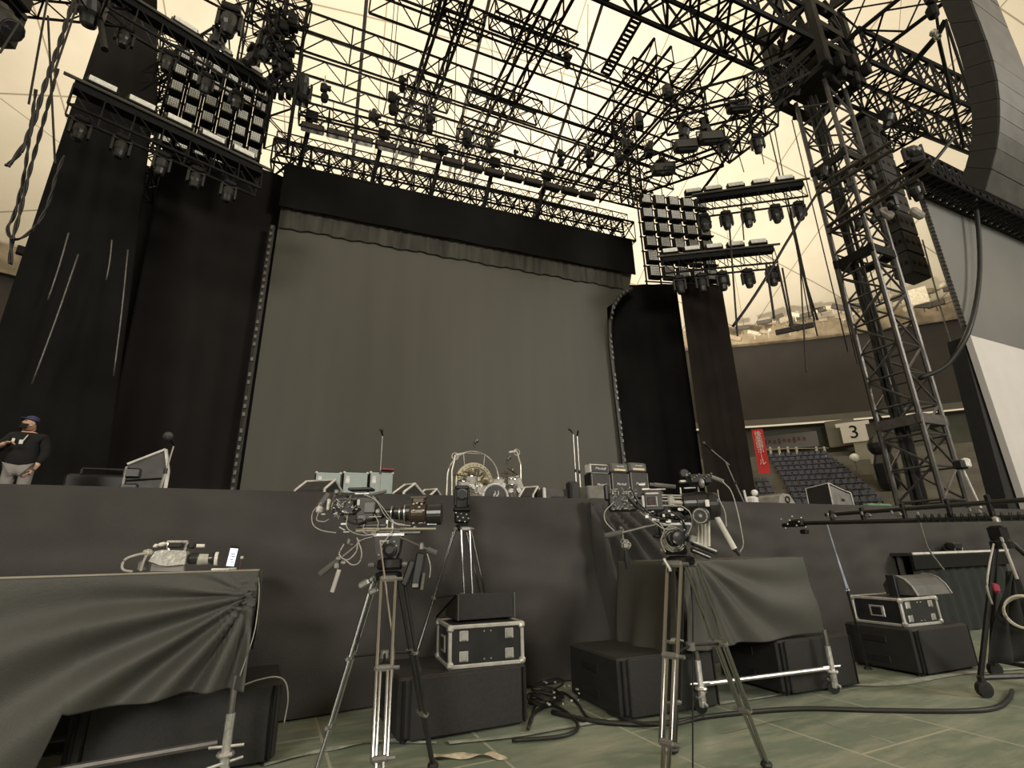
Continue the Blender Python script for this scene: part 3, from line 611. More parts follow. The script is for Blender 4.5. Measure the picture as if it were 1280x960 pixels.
MB().box((LX+6, LY+.1, 5.5), (12, .2, 6.4)).build('lower_display', ledw(), t, True, label='pale lower LED part')  # lower part set in a paler colour than the upper one
MB().prism([(-.65, 2.2), (.6, 2.2), (.6, 8.7), (0, 8.7)], lambda x, z: V(LX+x, LY+.25, z), lambda x, z: V(LX+x, LY+.75, z)).build('side_frame', mat('screen_frame', (.012, .012, .012), .7), t, True)
q = MB()
for k in range(36): q.box((LX-.03, LY+.05, 8.8+k*.17), (.06, .1, .09))
q.build('edge_clip', dull_alu, t, True)
truss('screen_head_truss', (LX-1.6, LY-.5, 15.2), (34, LY-.5, 15.2), .9, .9, .5, 'black truss with clamps along the top of the right side screen', cr=.06, br=.04, cross=True)
tag(MB().box((28, LY-.2, 15.85), (12.5, .7, .3)).build('header_beam', black_paint), 'solid black beam on top of the right side screen truss', 'beam')
cable('hanging_cable', [aY(1216, 225, 8.0), aY(1224, 300, 8.05), aY(1223, 360, 8.1), aY(1210, 415, 8.2), aY(1185, 455, 8.8), aY(1150, 473, 9.4)], .09, cable_m, 'thick black cable hanging in a bow in front of the right side screen')
cable('ladder_cable', [aY(1153, 300, 9.3), aY(1183, 410, 9.2), aY(1212, 490, 9.1), aY(1243, 560, 9)], .03, dull_alu, 'pale rope ladder line left of the right side screen')
# lamp pipes clamped to the tower
for nm, pa, pb, z, hang in (('lower', (1036, 292), (1166, 208), 13.9, ((1070, 'd', 1.2), (1092, 'd', 1.5), (1112, 'd', 1.3), (1140, 'd', 1.6), (1150, 'u', 2.0))), ('upper', (1022, 243), (1118, 186), 15.4, ((1036, 'u', 1.2), (1058, 'd', 1.2), (1085, 'd', 1.3)))):
    a, b = aZ(*pa, z), aZ(*pb, z); t = thing('lamp_pipe', f'{nm} slanting lamp pipe across the lighting tower', 'lamp pipe', a); d = b-a
    for s in (0, .34): MB().tube(a+V(0, 0, s), b+V(0, 0, s), .07, 6).build('pipe', mat('brown_pipe', (.07, .058, .045), .45, .4), t, True)
    q = MB()
    for k in range(12): q.tube(a+d*(k/11), a+d*(min(11, k+1)/11)+V(0, 0, .34), .025, 4)
    q.build('bracing', black_metal, t, True)
    for i, (u, m_, s) in enumerate(hang):
        k = (u-pa[0])/(pb[0]-pa[0]); p = aZ(u, pa[1]+(pb[1]-pa[1])*k, z); p = a+d*((p-a).dot(d)/d.dot(d))
        mover_at(p+V(0, 0, -.1 if m_ == 'd' else .45), f'moving head {"hanging from" if m_ == "d" else "standing on"} the {nm} slanting lamp pipe, {ORD[i]} from the left', s=s*.55, up=m_ == 'u', tilt=.9*math.sin(i*1.7+.5), rz=.6*i)
    if nm == 'lower':
        for i, (u, v) in enumerate(((1138, 262), (1100, 262))): tag(MB().lathe([(.1, 0), (.17, .1), (.15, .5), (.05, .56)], aZ(u, v, z-.3), (.3, -.4, -.8), 10).build('bare_lamp', mat('lamp_grey', (.45, .42, .37), .35, .4)), ['pale lamp head under the right half of the lower lamp pipe', 'pale lamp head under the middle of the lower lamp pipe'][i], 'stage light')
mover_at(aY(1107, 138, 9.6), 'dark lamp hanging below the heavy right truss above the loudspeaker hang', s=1.1, tilt=.5)
truss('truss_section', aZ(1108, 178, 17.5), aZ(1152, 152, 17.5), .7, .7, .4, 'short lamp truss under the heavy right truss', cr=.05, br=.03, cross=True)
# ------------------------------------------------------------------ rigging lines
def wire(u0, v0, y0, u1, v1, y1, lab, r=.018, m=None, nm='rigging_wire'):
    tag(MB().tube(aY(u0, v0, y0), aY(u1, v1, y1), r, 5).build(nm, m or wire_m), lab, 'wire', 'thin rigging wires')
for i, (u0, v0, u1, v1, y) in enumerate(((494, -8, 486, 90, 19), (499, -8, 491, 90, 19), (571, 38, 568, 160, 17), (615, 35, 615, 125, 17), (641, 60, 642, 140, 17), (735, 5, 734, 160, 17), (700, 85, 712, 150, 17), (766, 105, 770, 150, 17), (546, 145, 544, 185, 18.5), (555, 145, 555, 190, 18.5), (484, 148, 483, 170, 18.5), (403, 125, 402, 160, 18.5), (417, 128, 416, 162, 18.5), (653, 205, 655, 232, 18.5), (668, 200, 668, 235, 18.5), (702, 208, 703, 235, 18.5))):
    wire(u0, v0, y, u1, v1, y, f'thin rigging wire before the pale roof, near the {["first depth truss, left of two","first depth truss, right of two","space left of the second depth truss","second depth truss","second depth truss, lower piece","third roof cable, long one","third roof cable, slanting one","third depth truss","gap below first depth truss, left","gap below first depth truss, right","small chain hoist","left moving head, left of two","left moving head, right of two","third standing moving head, left","third standing moving head, right","fourth standing moving head"][i]}', .02)
for i, (u0, v0, u1, v1, y, r) in enumerate(((962, 165, 1022, 420, 12, .03), (968, 160, 1012, 398, 12, .025), (990, 150, 1060, 440, 11.5, .025), (998, 140, 1072, 455, 11.5, .03), (985, 250, 1018, 400, 12, .04), (1000, 330, 1022, 400, 12, .045), (958, 330, 968, 398, 12, .05), (972, 330, 990, 412, 12, .045), (978, 335, 992, 412, 12, .04), (925, 240, 930, 300, 13, .03), (912, 285, 922, 420, 13, .04), (915, 165, 930, 215, 12, .02), (948, 168, 955, 205, 12, .02), (1000, 330, 1008, 465, 11.8, .03), (1035, 160, 1100, 380, 11.3, .03), (1095, 60, 1120, 135, 9, .03))):
    wire(u0, v0, y, u1, v1, y, ['dark rigging line', 'dark line', 'thin dark line'][i % 3]+' left of the lighting tower, '+ORD[i]+' in the bunch' if i < 15 else 'thin dark line above the heavy right truss', r)
cable('guy_chain', [aY(1030, 228, 10), aY(985, 300, 10.8), aY(962, 340, 11.2), aY(935, 382, 11.6), aY(916, 408, 12)], .055, black_metal, 'dark diagonal guy chain sloping down left from the lighting tower')
cable('guy_line', [aZ(958, 130, 18), aY(880, 235, 14), aY(872, 246, 13.9)], .07, black_paint, 'dark diagonal brace from the lower lamp truss to the upper right light bar')
t = thing('rigging_bridle', 'rigging bridle with bright shackle by the curved loudspeaker hang', 'rigging', aY(1172, 44, 6))
MB().tube(aY(1172, 44, 6), aY(1127, 96, 7.5), .11, 6).tube(aY(1172, 44, 6), aY(1182, 25, 5.6), .11, 6).build('bar', black_paint, t, True)
MB().tube(aY(1172, 44, 6), aY(1205, 185, 7.6), .065, 6).tube(aY(1168, 0, 5.6), aY(1174, 44, 6), .05, 6).tube(aY(1182, 25, 5.6), aY(1213, 120, 5.6), .05, 6).tube(aY(1182, 30, 5.6), aY(1200, 130, 6), .03, 6).build('strap', black_paint, t, True)
MB().ball(aY(1167, 41, 5.95), .14, 10).ball(aY(1172, 46, 5.95), .13, 10).build('shackle', chrome, t, True)
hoist(aY(1162, -2, 5.2), 'dark chain hoist at the top edge beside the curved loudspeaker hang', .8)
tag(MB().tube(aZ(1192, 172, 15), aZ(1160, 212, 14.0), .06, 6).build('boom_pipe', black_metal), 'thin pipe between the heavy right truss and the lower lamp pipe', 'pipe')
# chains in the left corner
ch = mat('chain_black', (.022, .02, .018), .5, .3)
def twist(pts, y, r, lab):
    P = bez([aY(u, v, y) for u, v in pts], 90); b = MB(); L = 0; Q = ([], [])
    for i, p in enumerate(P):
        if i: L += (p-P[i-1]).length
        for k in (0, 1): a = L*7.5+PI*k; Q[k].append(p+V(math.cos(a)*r*.5, math.sin(a)*r*.5, 0))
    for q in Q: b.path(q, r*.62, 5)
    tag(b.build('chain', ch, smooth=True), lab, 'chain')
for pts, y, r, lab in ((((94, -6), (76, 50), (55, 110), (43, 150), (28, 185), (9, 208)), 11.0, .042, 'thick dark chain hanging at the top left with a frayed end'), (((72, 86), (55, 150), (37, 215), (24, 270), (15, 300)), 11.2, .034, 'dark chain in the top left ending at a small hook'), (((45, 112), (37, 170), (30, 220), (18, 268), (10, 284), (14, 298), (28, 297), (45, 282), (60, 255), (70, 220), (80, 195)), 11.3, .03, 'dark chain hanging in a loop at the left edge'), (((16, 296), (14, 312), (13, 330)), 11.4, .036, 'short chain tail below the loop at the left edge')):
    twist(pts, y, r, lab)
for i, (u0, v0, u1, v1) in enumerate(((60, -5, 36, 130), (97, 5, 68, 90), (24, 28, 0, 66), (60, 20, 69, 205))): wire(u0, v0, 11.5, u1, v1, 11.5, 'thin line at the top left corner, '+['beside the thick chain', 'above the hooked chain', 'at the very edge', 'long upright one'][i], .022)
# ------------------------------------------------------------------ far stand: seats, banner, signs
seat_m = mat('blue_seat', (.06, .067, .115), .5); seat_frame = mat('seat_frame', (.05, .05, .05), .5)
def stand_dir(u, v, r):
    d = ray(u, v); o = EYE-DC; a = d.x*d.x+d.y*d.y; b = 2*(o.x*d.x+o.y*d.y); c = o.x*o.x+o.y*o.y-r*r
    return EYE+d*((-b+math.sqrt(b*b-4*a*c))/(2*a))
proto = None
for k in range(2, NR-1):
    r = 74+k*1.35+.55; z = 3.4+k*.72
    def az(u): p = stand_dir(u, 600, r)-DC; return math.atan2(p.y, p.x)
    a_r, a_m, a_m2, a_l = az(1042+(11-k)*6.2), az(966+(11-k)*2.6), az(950+(11-k)*2.2), az(926)
    for blk, (s0, s1) in (('right', (a_r, a_m)), ('left', (a_m2, a_l))):
        if blk == 'left' and k > 6: continue
        n = int((s1-s0)*r/.62)
        for i in range(n):
            a = s0+(i+.5)*(s1-s0)/n; p = pol(r, a, z)
            if proto is None:
                proto = thing('stadium_seat', '', 'seat', (0, 0, 0))
                MB().rbox((0, .18, .62), (.5, .09, .5), .03).build('backrest', seat_m, proto); MB().rbox((0, -.08, .42), (.48, .42, .09), .03).build('seat', seat_m, proto)
                MB().box((-.24, 0, .2), (.04, .3, .4)).box((.24, 0, .2), (.04, .3, .4)).build('stand', seat_frame, proto); o = proto
            else: o = copy_tree(proto)
            o.location = p+V(0, 0, .015); o.rotation_euler = (0, 0, a-PI/2); o['group'] = f'blue stadium seats, {blk} block, {ORD[k-2]} row'; o['label'] = f'blue stadium seat, block {blk} of the stair, {ORD[k-2]} row from below'
def facing(p):  # yaw so local -Y looks back at the arena centre
    d = (EYE-p); return math.atan2(d.y, d.x)+PI/2
# red hanging banner
bt, bb_ = stand_dir(948, 536, 78), stand_dir(956, 592, 78); bw = 1.05; H = bt.z-bb_.z
t = thing('banner', 'tall red hanging banner with white Japanese characters in front of the blue seats', 'banner', (bb_.x, bb_.y, bb_.z), facing(bb_))
MB().grid(lambda u, v: V(-bw/2+bw*u, .05*math.sin(v*9), H*v), 4, 16).build('cloth', mat('banner_red', (.62, .035, .04), .7, 0, .1), t, solid=.03)
MB().tube((-bw/2-.1, 0, H), (bw/2+.1, 0, H), .05, 6).build('rod', black_metal, t)
for i, chh in enumerate('後楽園ホール'):
    text_mesh('|' if chh == 'ー' else chh, .68 if chh != 'ー' else .6, white_paint, 'lettering', t, (0, -.12, H*.87-i*H*.125), (PI/2, 0, 0), .01)
# pillar with sign 3
p = stand_dir(1086, 590, 88); t = thing('pillar_sign', 'white sign board with a black 3 on a pale pillar in the stand', 'sign', p, facing(p)); hz = stand_dir(1080, 528, 88).z-p.z
MB().box((0, 0, hz*.3), (1.6, .8, hz*.62)).box((-.55, .2, hz*.97), (1.7, .8, hz*.10)).build('pillar', mat('pillar_beige', (.30, .285, .225), .8, 0, .08, .4), t)
sz = hz*.80
MB().rbox((-.5, -.55, sz), (2.5, .12, 2.3), .03).box((-.5, -.55, sz+1.0), (3.3, .14, .45)).build('board', mat('sign_white', (.66, .63, .56), .5, 0, .03, .4), t)
text_mesh('3', 2.1, black_paint, 'numeral', t, (-.5, -.66, sz-.02), (PI/2, 0, 0), .01)
# things on the concourse wall
p = stand_dir(985, 552, 91.6); t = thing('wall_board', 'grey advertising board with dark blurred lettering beside the red banner', 'board', p, facing(p))
MB().rbox((0, 0, 0), (6.6, .12, 1.9), .02).build('panel', mat('board_grey', (.13, .125, .12), .6, 0, .06, .4), t)
q = MB()
for i in range(9): q.box((-2.6+i*.55, -.08, .15+.05*math.sin(i*2)), (.34, .03, .42 if i % 3 else .7))
q.build('lettering', mat('board_ink', (.09, .03, .035), .6), t)
for i, u in enumerate((964, 975, 986, 997, 1022, 1032)):
    p = stand_dir(u, 568, 90.3); p = V(p.x, p.y, p.z); tag(MB().rbox(p+V(0, 0, .1), (.24, .24, 1.7), .05).build('rail_post', mat('post_cream', (.66, .62, .48), .6)), f'cream rail post above the blue seats, {ORD[i]} from the red banner', 'post')
tag(MB().path([stand_dir(u, 561.5-.02*(u-960), 90.2) for u in range(958, 1040, 6)], .05, 5).build('handrail', mat('rail_pale', (.4, .38, .3), .5)), 'pale handrail running above the top row of blue seats', 'handrail')
p = stand_dir(1053, 546, 90)+V(0, 0, .35); tag(MB().rbox(p, (3.0, 1.5, 3.2), .05, Matrix.Rotation(facing(p), 3, 'Z')).build('kiosk', mat('kiosk_beige', (.16, .155, .12), .8, 0, .06, .4)), 'beige block on the concourse left of the sign board', 'wall block')
p = stand_dir(1068, 572, 79); t = thing('globe_lamp', 'round white lamp on a short post left of the pillar sign', 'lamp', p)
MB().ball((0, 0, 0), .42, 12).build('globe', mat('globe', (.85, .85, .8), .4), t); MB().tube((0, 0, -1.6), (0, 0, -.3), .08, 6).build('post', stand_pale, t)
p = stand_dir(1099, 556, 80); t = thing('covered_spotlight', 'dark covered spotlight on a stand right of the pillar sign', 'spotlight', V(p.x, p.y, p.z-4.5))
MB().ball((0, 0, 4.4), 1.05, 12, (1, 1, 1.05)).build('head', mat('navy_cover', (.012, .013, .02), .3), t); MB().lathe([(.5, 0), (.95, .6), (1.0, 2.6), (.7, 3.6)], (.2, 0, 0), (0, 0, 1), 10).build('cover', mat('navy_cover', (.012, .013, .02), .3), t)
# clutter of lights and panels along the upper rim
rnd = random.Random(11); n_ = 0
for u in range(908, 1200, 11):
    for j in range(2):
        uu = u+rnd.uniform(-4, 4); base = 431-(uu-905)*.165; v = base-6-j*11-(uu-905)*.02*j-rnd.uniform(0, 5)
        if rnd.random() < .25: continue
        p = stand_dir(uu, v, 87+2*rnd.random()); R = Matrix.Rotation(facing(p)+rnd.uniform(-.3, .3), 3, 'Z') @ Matrix.Rotation(rnd.uniform(-.5, .5), 3, 'Y')
        b = MB().rbox(p, (rnd.uniform(.9, 2.0), .5, rnd.uniform(.35, .7)), .05, R).tube(p, p+V(0, 0, -.9), .06, 4)
        o = b.build('rim_floodlight', mat(('rim_pale', 'rim_tan', 'rim_dark')[n_ % 3], ((.62, .57, .46), (.36, .30, .22), (.08, .07, .06))[n_ % 3], .6)); n_ += 1
        tag(o, f'small box light on the far rim, {"lower" if j == 0 else "upper"} line, {["left end", "left of middle", "middle", "right of middle", "right end"][min(4, int((uu-905)/59))]}', 'floodlight', f'rim lights, {"lower" if j == 0 else "upper"} line, {min(4, int((uu-905)/59))}')
tag(MB().rbox(stand_dir(1145, 371, 86.5), (2.2, .3, 2.0), .03, Matrix.Rotation(facing(stand_dir(1145, 371, 86.5)), 3, 'Z')).build('rim_board', mat('rim_white', (.72, .66, .54), .6)), 'pale square panel on the upper rim right of the lighting tower', 'panel')
tag(MB().rbox(stand_dir(993, 411, 86.3), (4.2, .5, .6), .05, Matrix.Rotation(facing(stand_dir(993, 411, 86.3)), 3, 'Z')).build('rim_beam', black_paint), 'long dark box on the upper rim among the small lights', 'panel')
tag(MB().rbox(stand_dir(32, 315, 87), (1.2, .5, .8), .05, Matrix.Rotation(facing(stand_dir(32, 315, 87)), 3, 'Z')).build('rim_floodlight', black_paint), 'small dark box on the far left rim beside the drape', 'floodlight')
# ------------------------------------------------------------------ on the stage (deck at ST)
white_edge = mat('white_edge', (.62, .60, .55), .5)
wedge_m = mat('wedge_paint', (.03, .029, .028), .6)
def wedge(p, rz, w_, d_, h_, lab, edge=None, shape=None, cat='stage monitor', gm=None, name='stage_monitor'):
    """floor monitor; front (-Y) is the sloping grille"""
    t = thing(name, lab, cat, p, rz)
    prof = shape or [(-d_/2, 0), (d_/2, 0), (d_/2, h_*.55), (d_*.12, h_), (-d_/2, h_*.22)]
    MB().prism(prof, lambda y, z: V(-w_/2, y, z), lambda y, z: V(w_/2, y, z)).build('cabinet', wedge_m, t)
    # grille on the steep front face (last profile edge)
    a, b = V(0, *prof[-1]), V(0, *prof[-2]); d = (b-a).normalized(); n = d.cross(V(1, 0, 0)).normalized()
    if n.y > 0: n = -n
    c = (a+b)/2+n*.008; L_ = (b-a).length
    R = Matrix((V(1, 0, 0), n.cross(V(1, 0, 0)), n)).transposed()
    MB().box(c, (w_*.93, L_*.93, .02), R).build('grille', gm or grille_m, t)
    if edge:
        for s in (-1, 1):
            q = MB()
            for i in range(len(prof)):
                p0, p1 = prof[i], prof[(i+1) % len(prof)]; q.tube((s*w_/2, *p0), (s*w_/2, *p1), .018, 5)
            q.build('edge_trim', edge, t)
        q = MB().tube((-w_/2, *prof[-2]), (w_/2, *prof[-2]), .016, 5); q.build('edge_trim', edge, t)
    for s in (-1, 1): MB().rbox((s*(w_/2+.004), d_*.1, h_*.42), (.014, d_*.32, h_*.14), .005).build('handle', black_plastic, t)
    return t
def onst(u, y):     # point on the deck below pixel column u at depth y
    p = aY(u, 615, y); return V(p.x, y, ST)
# left white-edged side fill, seen side-on
p0, p1 = aY(158, 612, 8.6), aY(217, 612, 8.6); cw = (p1.x-p0.x)
t = thing('side_monitor', 'white-edged monitor cabinet at the left of the stage under a microphone', 'stage monitor', V((p0.x+p1.x)/2, 8.6, ST), -.12)
zt = aY(213, 567, 8.6).z-ST; zl = aY(161, 584, 8.6).z-ST
prof = [(-cw/2, 0), (cw/2, 0), (cw/2-.01, zt*.62), (cw/2-.09, zt), (-cw/2+.05, zl)]
MB().prism(prof, lambda x, z: V(x, -.3, z), lambda x, z: V(x-.1, -.05, z*.9)).build('cabinet', mat('monitor_side', (.075, .073, .068), .6), t)
q = MB()
for i in range(1, 4): q.tube((prof[i][0], -.31, prof[i][1]), (prof[(i+1)][0], -.31, prof[(i+1)][1]), .022, 5)
q.tube((prof[2][0], -.31, prof[2][1]), (prof[1][0], -.31, 0), .022, 5); q.build('edge_trim', white_edge, t)
for k in (.8, .45): MB().rbox((-cw/2+.12, -.32, zl*k), (.2, .03, .12), .02).build('handle', black_plastic, t)
MB().tube((-cw/2+.05, -.31, zl*.62), (cw/2-.02, -.31, zl*.70), .012, 4).build('seam', black_plastic, t)
q = MB().rbox((-cw/2+.05, -.32, zl*.55), (.03, .03, zl*.8), .01).build('handle_plate', mat('grey_trim', (.3, .29, .27), .5), t)
def micstand(p, h, lab, boom=None, head=.05, m=None, straight_tilt=(0, 0)):
    p = Vector(p); t = thing('microphone_stand', lab, 'microphone stand', p)
    m = m or mat('stand_tube', (.45, .44, .41), .35, .7)
    top = V(straight_tilt[0], straight_tilt[1], h)
    MB().lathe([(.16, 0), (.16, .02), (.03, .035)], (0, 0, 0), (0, 0, 1), 14).build('base', black_metal, t)
    MB().tube((0, 0, .03), top*.55, .017, 6).tube(top*.55, top, .011, 6).build('pole', m, t)
    MB().lathe([(.024, 0), (.024, .07)], top*.53, (0, 0, 1), 8).build('clutch', black_plastic, t)
    a = top
    if boom: a = top+Vector(boom); MB().tube(top-Vector(boom)*.25, a, .010, 6).build('boom', m, t)
    d = V(-.3, -.75, .45).normalized() if not boom else Vector(boom).normalized()
    mic = MB().lathe([(.013, -.02), (.02, .12), (.024, .15)], a, d, 10).build('microphone', black_metal, t)
    MB().ball(a+d*.18, head*.7, 10).build('windscreen', mat('mic_mesh', (.06, .06, .06), .5, .3), mic)
    return t
micstand(onst(474, 10.2), aY(472, 544, 10.2).z-ST, 'straight microphone stand in front of the pale cabinets', head=.06)
micstand(onst(721, 9.4), aY(719, 543, 9.4).z-ST, 'microphone stand left of the guitar amplifiers', boom=(-.10, -.1, .02), head=.05)
micstand(onst(726, 9.6), aY(724, 545, 9.6).z-ST, 'thin pole right beside the microphone stand by the guitar amplifiers', head=.02)
micstand(onst(197, 8.0), aY(203, 556, 8.0).z-ST, 'microphone stand rising behind the white-edged monitor at the left', head=.09, straight_tilt=(.08, 0))
micstand(onst(930, 7.0), aY(917, 578, 7.0).z-ST, 'boom microphone stand right of the right camera', boom=tuple(aY(898, 562, 7.0)-aY(917, 578, 7.0)), straight_tilt=(-.35, 0))
# wedges along the front
def wedge_px(u0, u1, y, h, lab, rz=0, **k):
    a, b = onst(u0, y), onst(u1, y); return wedge((a+b)/2, rz, (b.x-a.x), .6, h, lab, **k)
wedge_px(382, 424, 7.4, .32, 'white-edged monitor wedge left of the left camera', rz=2.5, edge=white_edge)
wedge_px(508, 524, 7.3, .30, 'white-edged monitor wedge just right of the left camera viewfinder', rz=2.2, edge=white_edge)
wedge_px(533, 549, 7.6, .27, 'small white-edged wedge left of the drum kit', rz=2.4, edge=white_edge)
a, b = onst(672, 7.4), onst(710, 7.4); w_ = b.x-a.x
t = thing('stage_monitor', 'low dark monitor with white end strips, right of the drum kit', 'stage monitor', (a+b)/2)
MB().prism([(-.2, 0), (.25, 0), (.22, .26), (-.17, .30)], lambda y, z: V(-w_/2, y, z), lambda y, z: V(w_/2, y, z)).build('cabinet', mat('monitor_back', (.06, .055, .05), .6), t)
for s_ in (-1, 1): MB().rbox((s_*(w_/2-.015), -.2, .155), (.05, .04, .31), .01).build('end_strip', white_edge, t)
MB().rbox((0, -.205, .15), (w_*.5, .015, .05), .006).build('handle', black_plastic, t)
wedge_px(658, 674, 7.6, .36, 'small white-edged wedge touching the right side of the drum kit', rz=2.3, edge=white_edge)
pA, pB, pC = onst(1008, 7.25), onst(1037, 6.75), onst(1063, 7.05)
t = thing('stage_monitor', 'big dark monitor wedge with pale outlined side on the right stage edge', 'stage monitor', pB)
e1 = (pC-pB); e1l = e1.length; e1 = e1/e1l; ex = pA-pB; hB = aY(1037, 604, 6.75).z-ST; hC = aY(1063, 616, 7.05).z-ST
sp = [(0, 0), (e1l*.85, 0), (e1l, hC*.35), (e1l*.97, hC), (e1l*.6, hB*.82), (0, hB)]
MB().prism(sp, lambda x, z: pB+e1*x+V(0, 0, z), lambda x, z: pB+e1*x+V(0, 0, z*.9)+ex).build('cabinet', wedge_m, t, True)
nn = ex.cross(V(0, 0, 1)).normalized(); nn = nn if nn.y < 0 else -nn
sn = e1.cross(V(0, 0, 1)).normalized(); sn = sn if sn.dot(ex) < 0 else -sn
MB().prism([(.03, .03), (e1l*.82, .03), (e1l*.93, hC*.4), (e1l*.9, hC*.9), (e1l*.58, hB*.76), (.03, hB*.92)], lambda x, z: pB+e1*x+V(0, 0, z)+sn*.002, lambda x, z: pB+e1*x+V(0, 0, z)+sn*.012).build('side_panel', mat('pale_side', (.22, .215, .20), .5), t, True)
q = MB()
for k in range(len(sp)): a, b = sp[k], sp[(k+1) % len(sp)]; q.tube(pB+e1*a[0]+V(0, 0, a[1])+sn*.01, pB+e1*b[0]+V(0, 0, b[1])+sn*.01, .014, 5)
q.build('edge_trim', white_edge, t, True)
MB().tube(pB+V(0, 0, hB), pB+ex+V(0, 0, hB*.9), .012, 5).tube(pB+ex, pB+ex+V(0, 0, hB*.9), .012, 5).build('edge_trim', white_edge, t, True)
MB().rbox(pB+e1*e1l*.5+V(0, 0, hB*.42)+sn*.016, (.16, .02, .05), .006, Matrix.Rotation(math.atan2(e1.y, e1.x), 3, 'Z')).build('handle', black_plastic, t, True)
a = onst(968, 6.6); t = thing('curved_monitor', 'pale rounded monitor with a ring badge on the right stage edge', 'stage monitor', a)
MB().prism([(-.22, 0), (.30, 0), (.22, .10), (.12, .235), (-.04, .25), (-.14, .2)], lambda x, z: V(x, -.2, z), lambda x, z: V(x, .3, z)).build('cabinet', mat('pale_monitor', (.28, .27, .24), .5), t)
MB().ring((.04, -.21, .14), (0, 1, 0), .05, .014, 16, 5).build('badge', black_plastic, t)
a = onst(938, 6.7); tag(MB().rbox(a+V(0, 0, .1), (.16, .2, .22), .03).tube(a+V(-.12, 0, 0), a+V(-.16, 0, .32), .02, 5).ball(a+V(.1, 0, .28), .06, 8).build('floor_lamp_unit', white_paint), 'small white floor unit at the foot of the boom microphone stand', 'floor unit')
# small props on the right half of the deck
for i, (u, y, w_, h_, m_, lab) in enumerate(((716, 7.2, .18, .42, black_plastic, 'small dark box with red top beside the guitar amplifiers'), (1092, 7.0, .8, .18, mat('green_case', (.12, .26, .15), .5), 'green tube case lying on the right stage edge'), (1140, 8.2, .6, .3, black_plastic, 'dark box at the foot of the lighting tower'))):
    p = onst(u, y); tag(MB().rbox(p+V(0, 0, h_/2), (w_, .18, h_), .03).build('equipment_box', m_), lab, 'box')
p = onst(712, 7.2)
# left equipment in the dark
t = thing('equipment_cart', 'dark equipment cart in shadow behind the man', 'cart', V(-3.05, 13, ST))
MB().rbox((0, 0, .55), (1.5, .7, .9), .05).build('body', black_plastic, t); MB().tube((-.5, -.3, 1.0), (-.5, -.3, 1.1), .03, 5).tube((.5, -.3, 1.0), (.5, -.3, 1.1), .03, 5).tube((-.5, -.3, 1.1), (.5, -.3, 1.1), .03, 5).build('handle', black_plastic, t)
q = MB()
for s in (-.6, .6): q.lathe([(.09, -.03), (.09, .03)], (s, -.3, .09), (0, 1, 0), 10)
q.build('caster', cable_m, t)
# ------------------------------------------------------------------ pale trio of cabinets
tolex = mat('pale_blue_grille', (.40, .47, .45), .6, 0, .06, 30, .1, 300)
for i, (u0, u1) in enumerate(((394.5, 427), (430, 461), (463.5, 493))):
    a, b = aY(u0, 600, 14), aY(u1, 600, 14); w_ = b.x-a.x; zt = aY((u0+u1)/2, 588.5, 14).z-ST
    t = thing('speaker_cabinet', f'pale blue-grey speaker cabinet, {["left", "middle", "right"][i]} one of the three', 'speaker cabinet', V((a.x+b.x)/2, 14.2, ST), group='three pale cabinets')
    MB().rbox((0, .2, zt/2), (w_, .45, zt), .03).build('box', black_plastic, t)
    MB().rbox((0, -.03, zt/2), (w_*.96, .03, zt*.97), .01).build('grille', tolex, t)
    MB().prism([(-w_*.42, zt-.32), (-w_*.24, zt-.32), (-w_*.26, zt-.12), (-w_*.38, zt-.12)], lambda x, z: V(x, -.055, z), lambda x, z: V(x, -.045, z)).build('badge', white_paint, t)
    for s in (-1, 1): MB().rbox((s*w_*.47, -.02, zt-.03), (.07, .07, .07), .02).build('corner', white_paint, t)
tag(MB().rbox(aY(486, 587, 14)+V(0, .2, .02), (.38, .3, .05), .02).build('equipment_case', mat('dull_red', (.34, .08, .09), .5)), 'flat dull red case lying on the right pale cabinet', 'case')
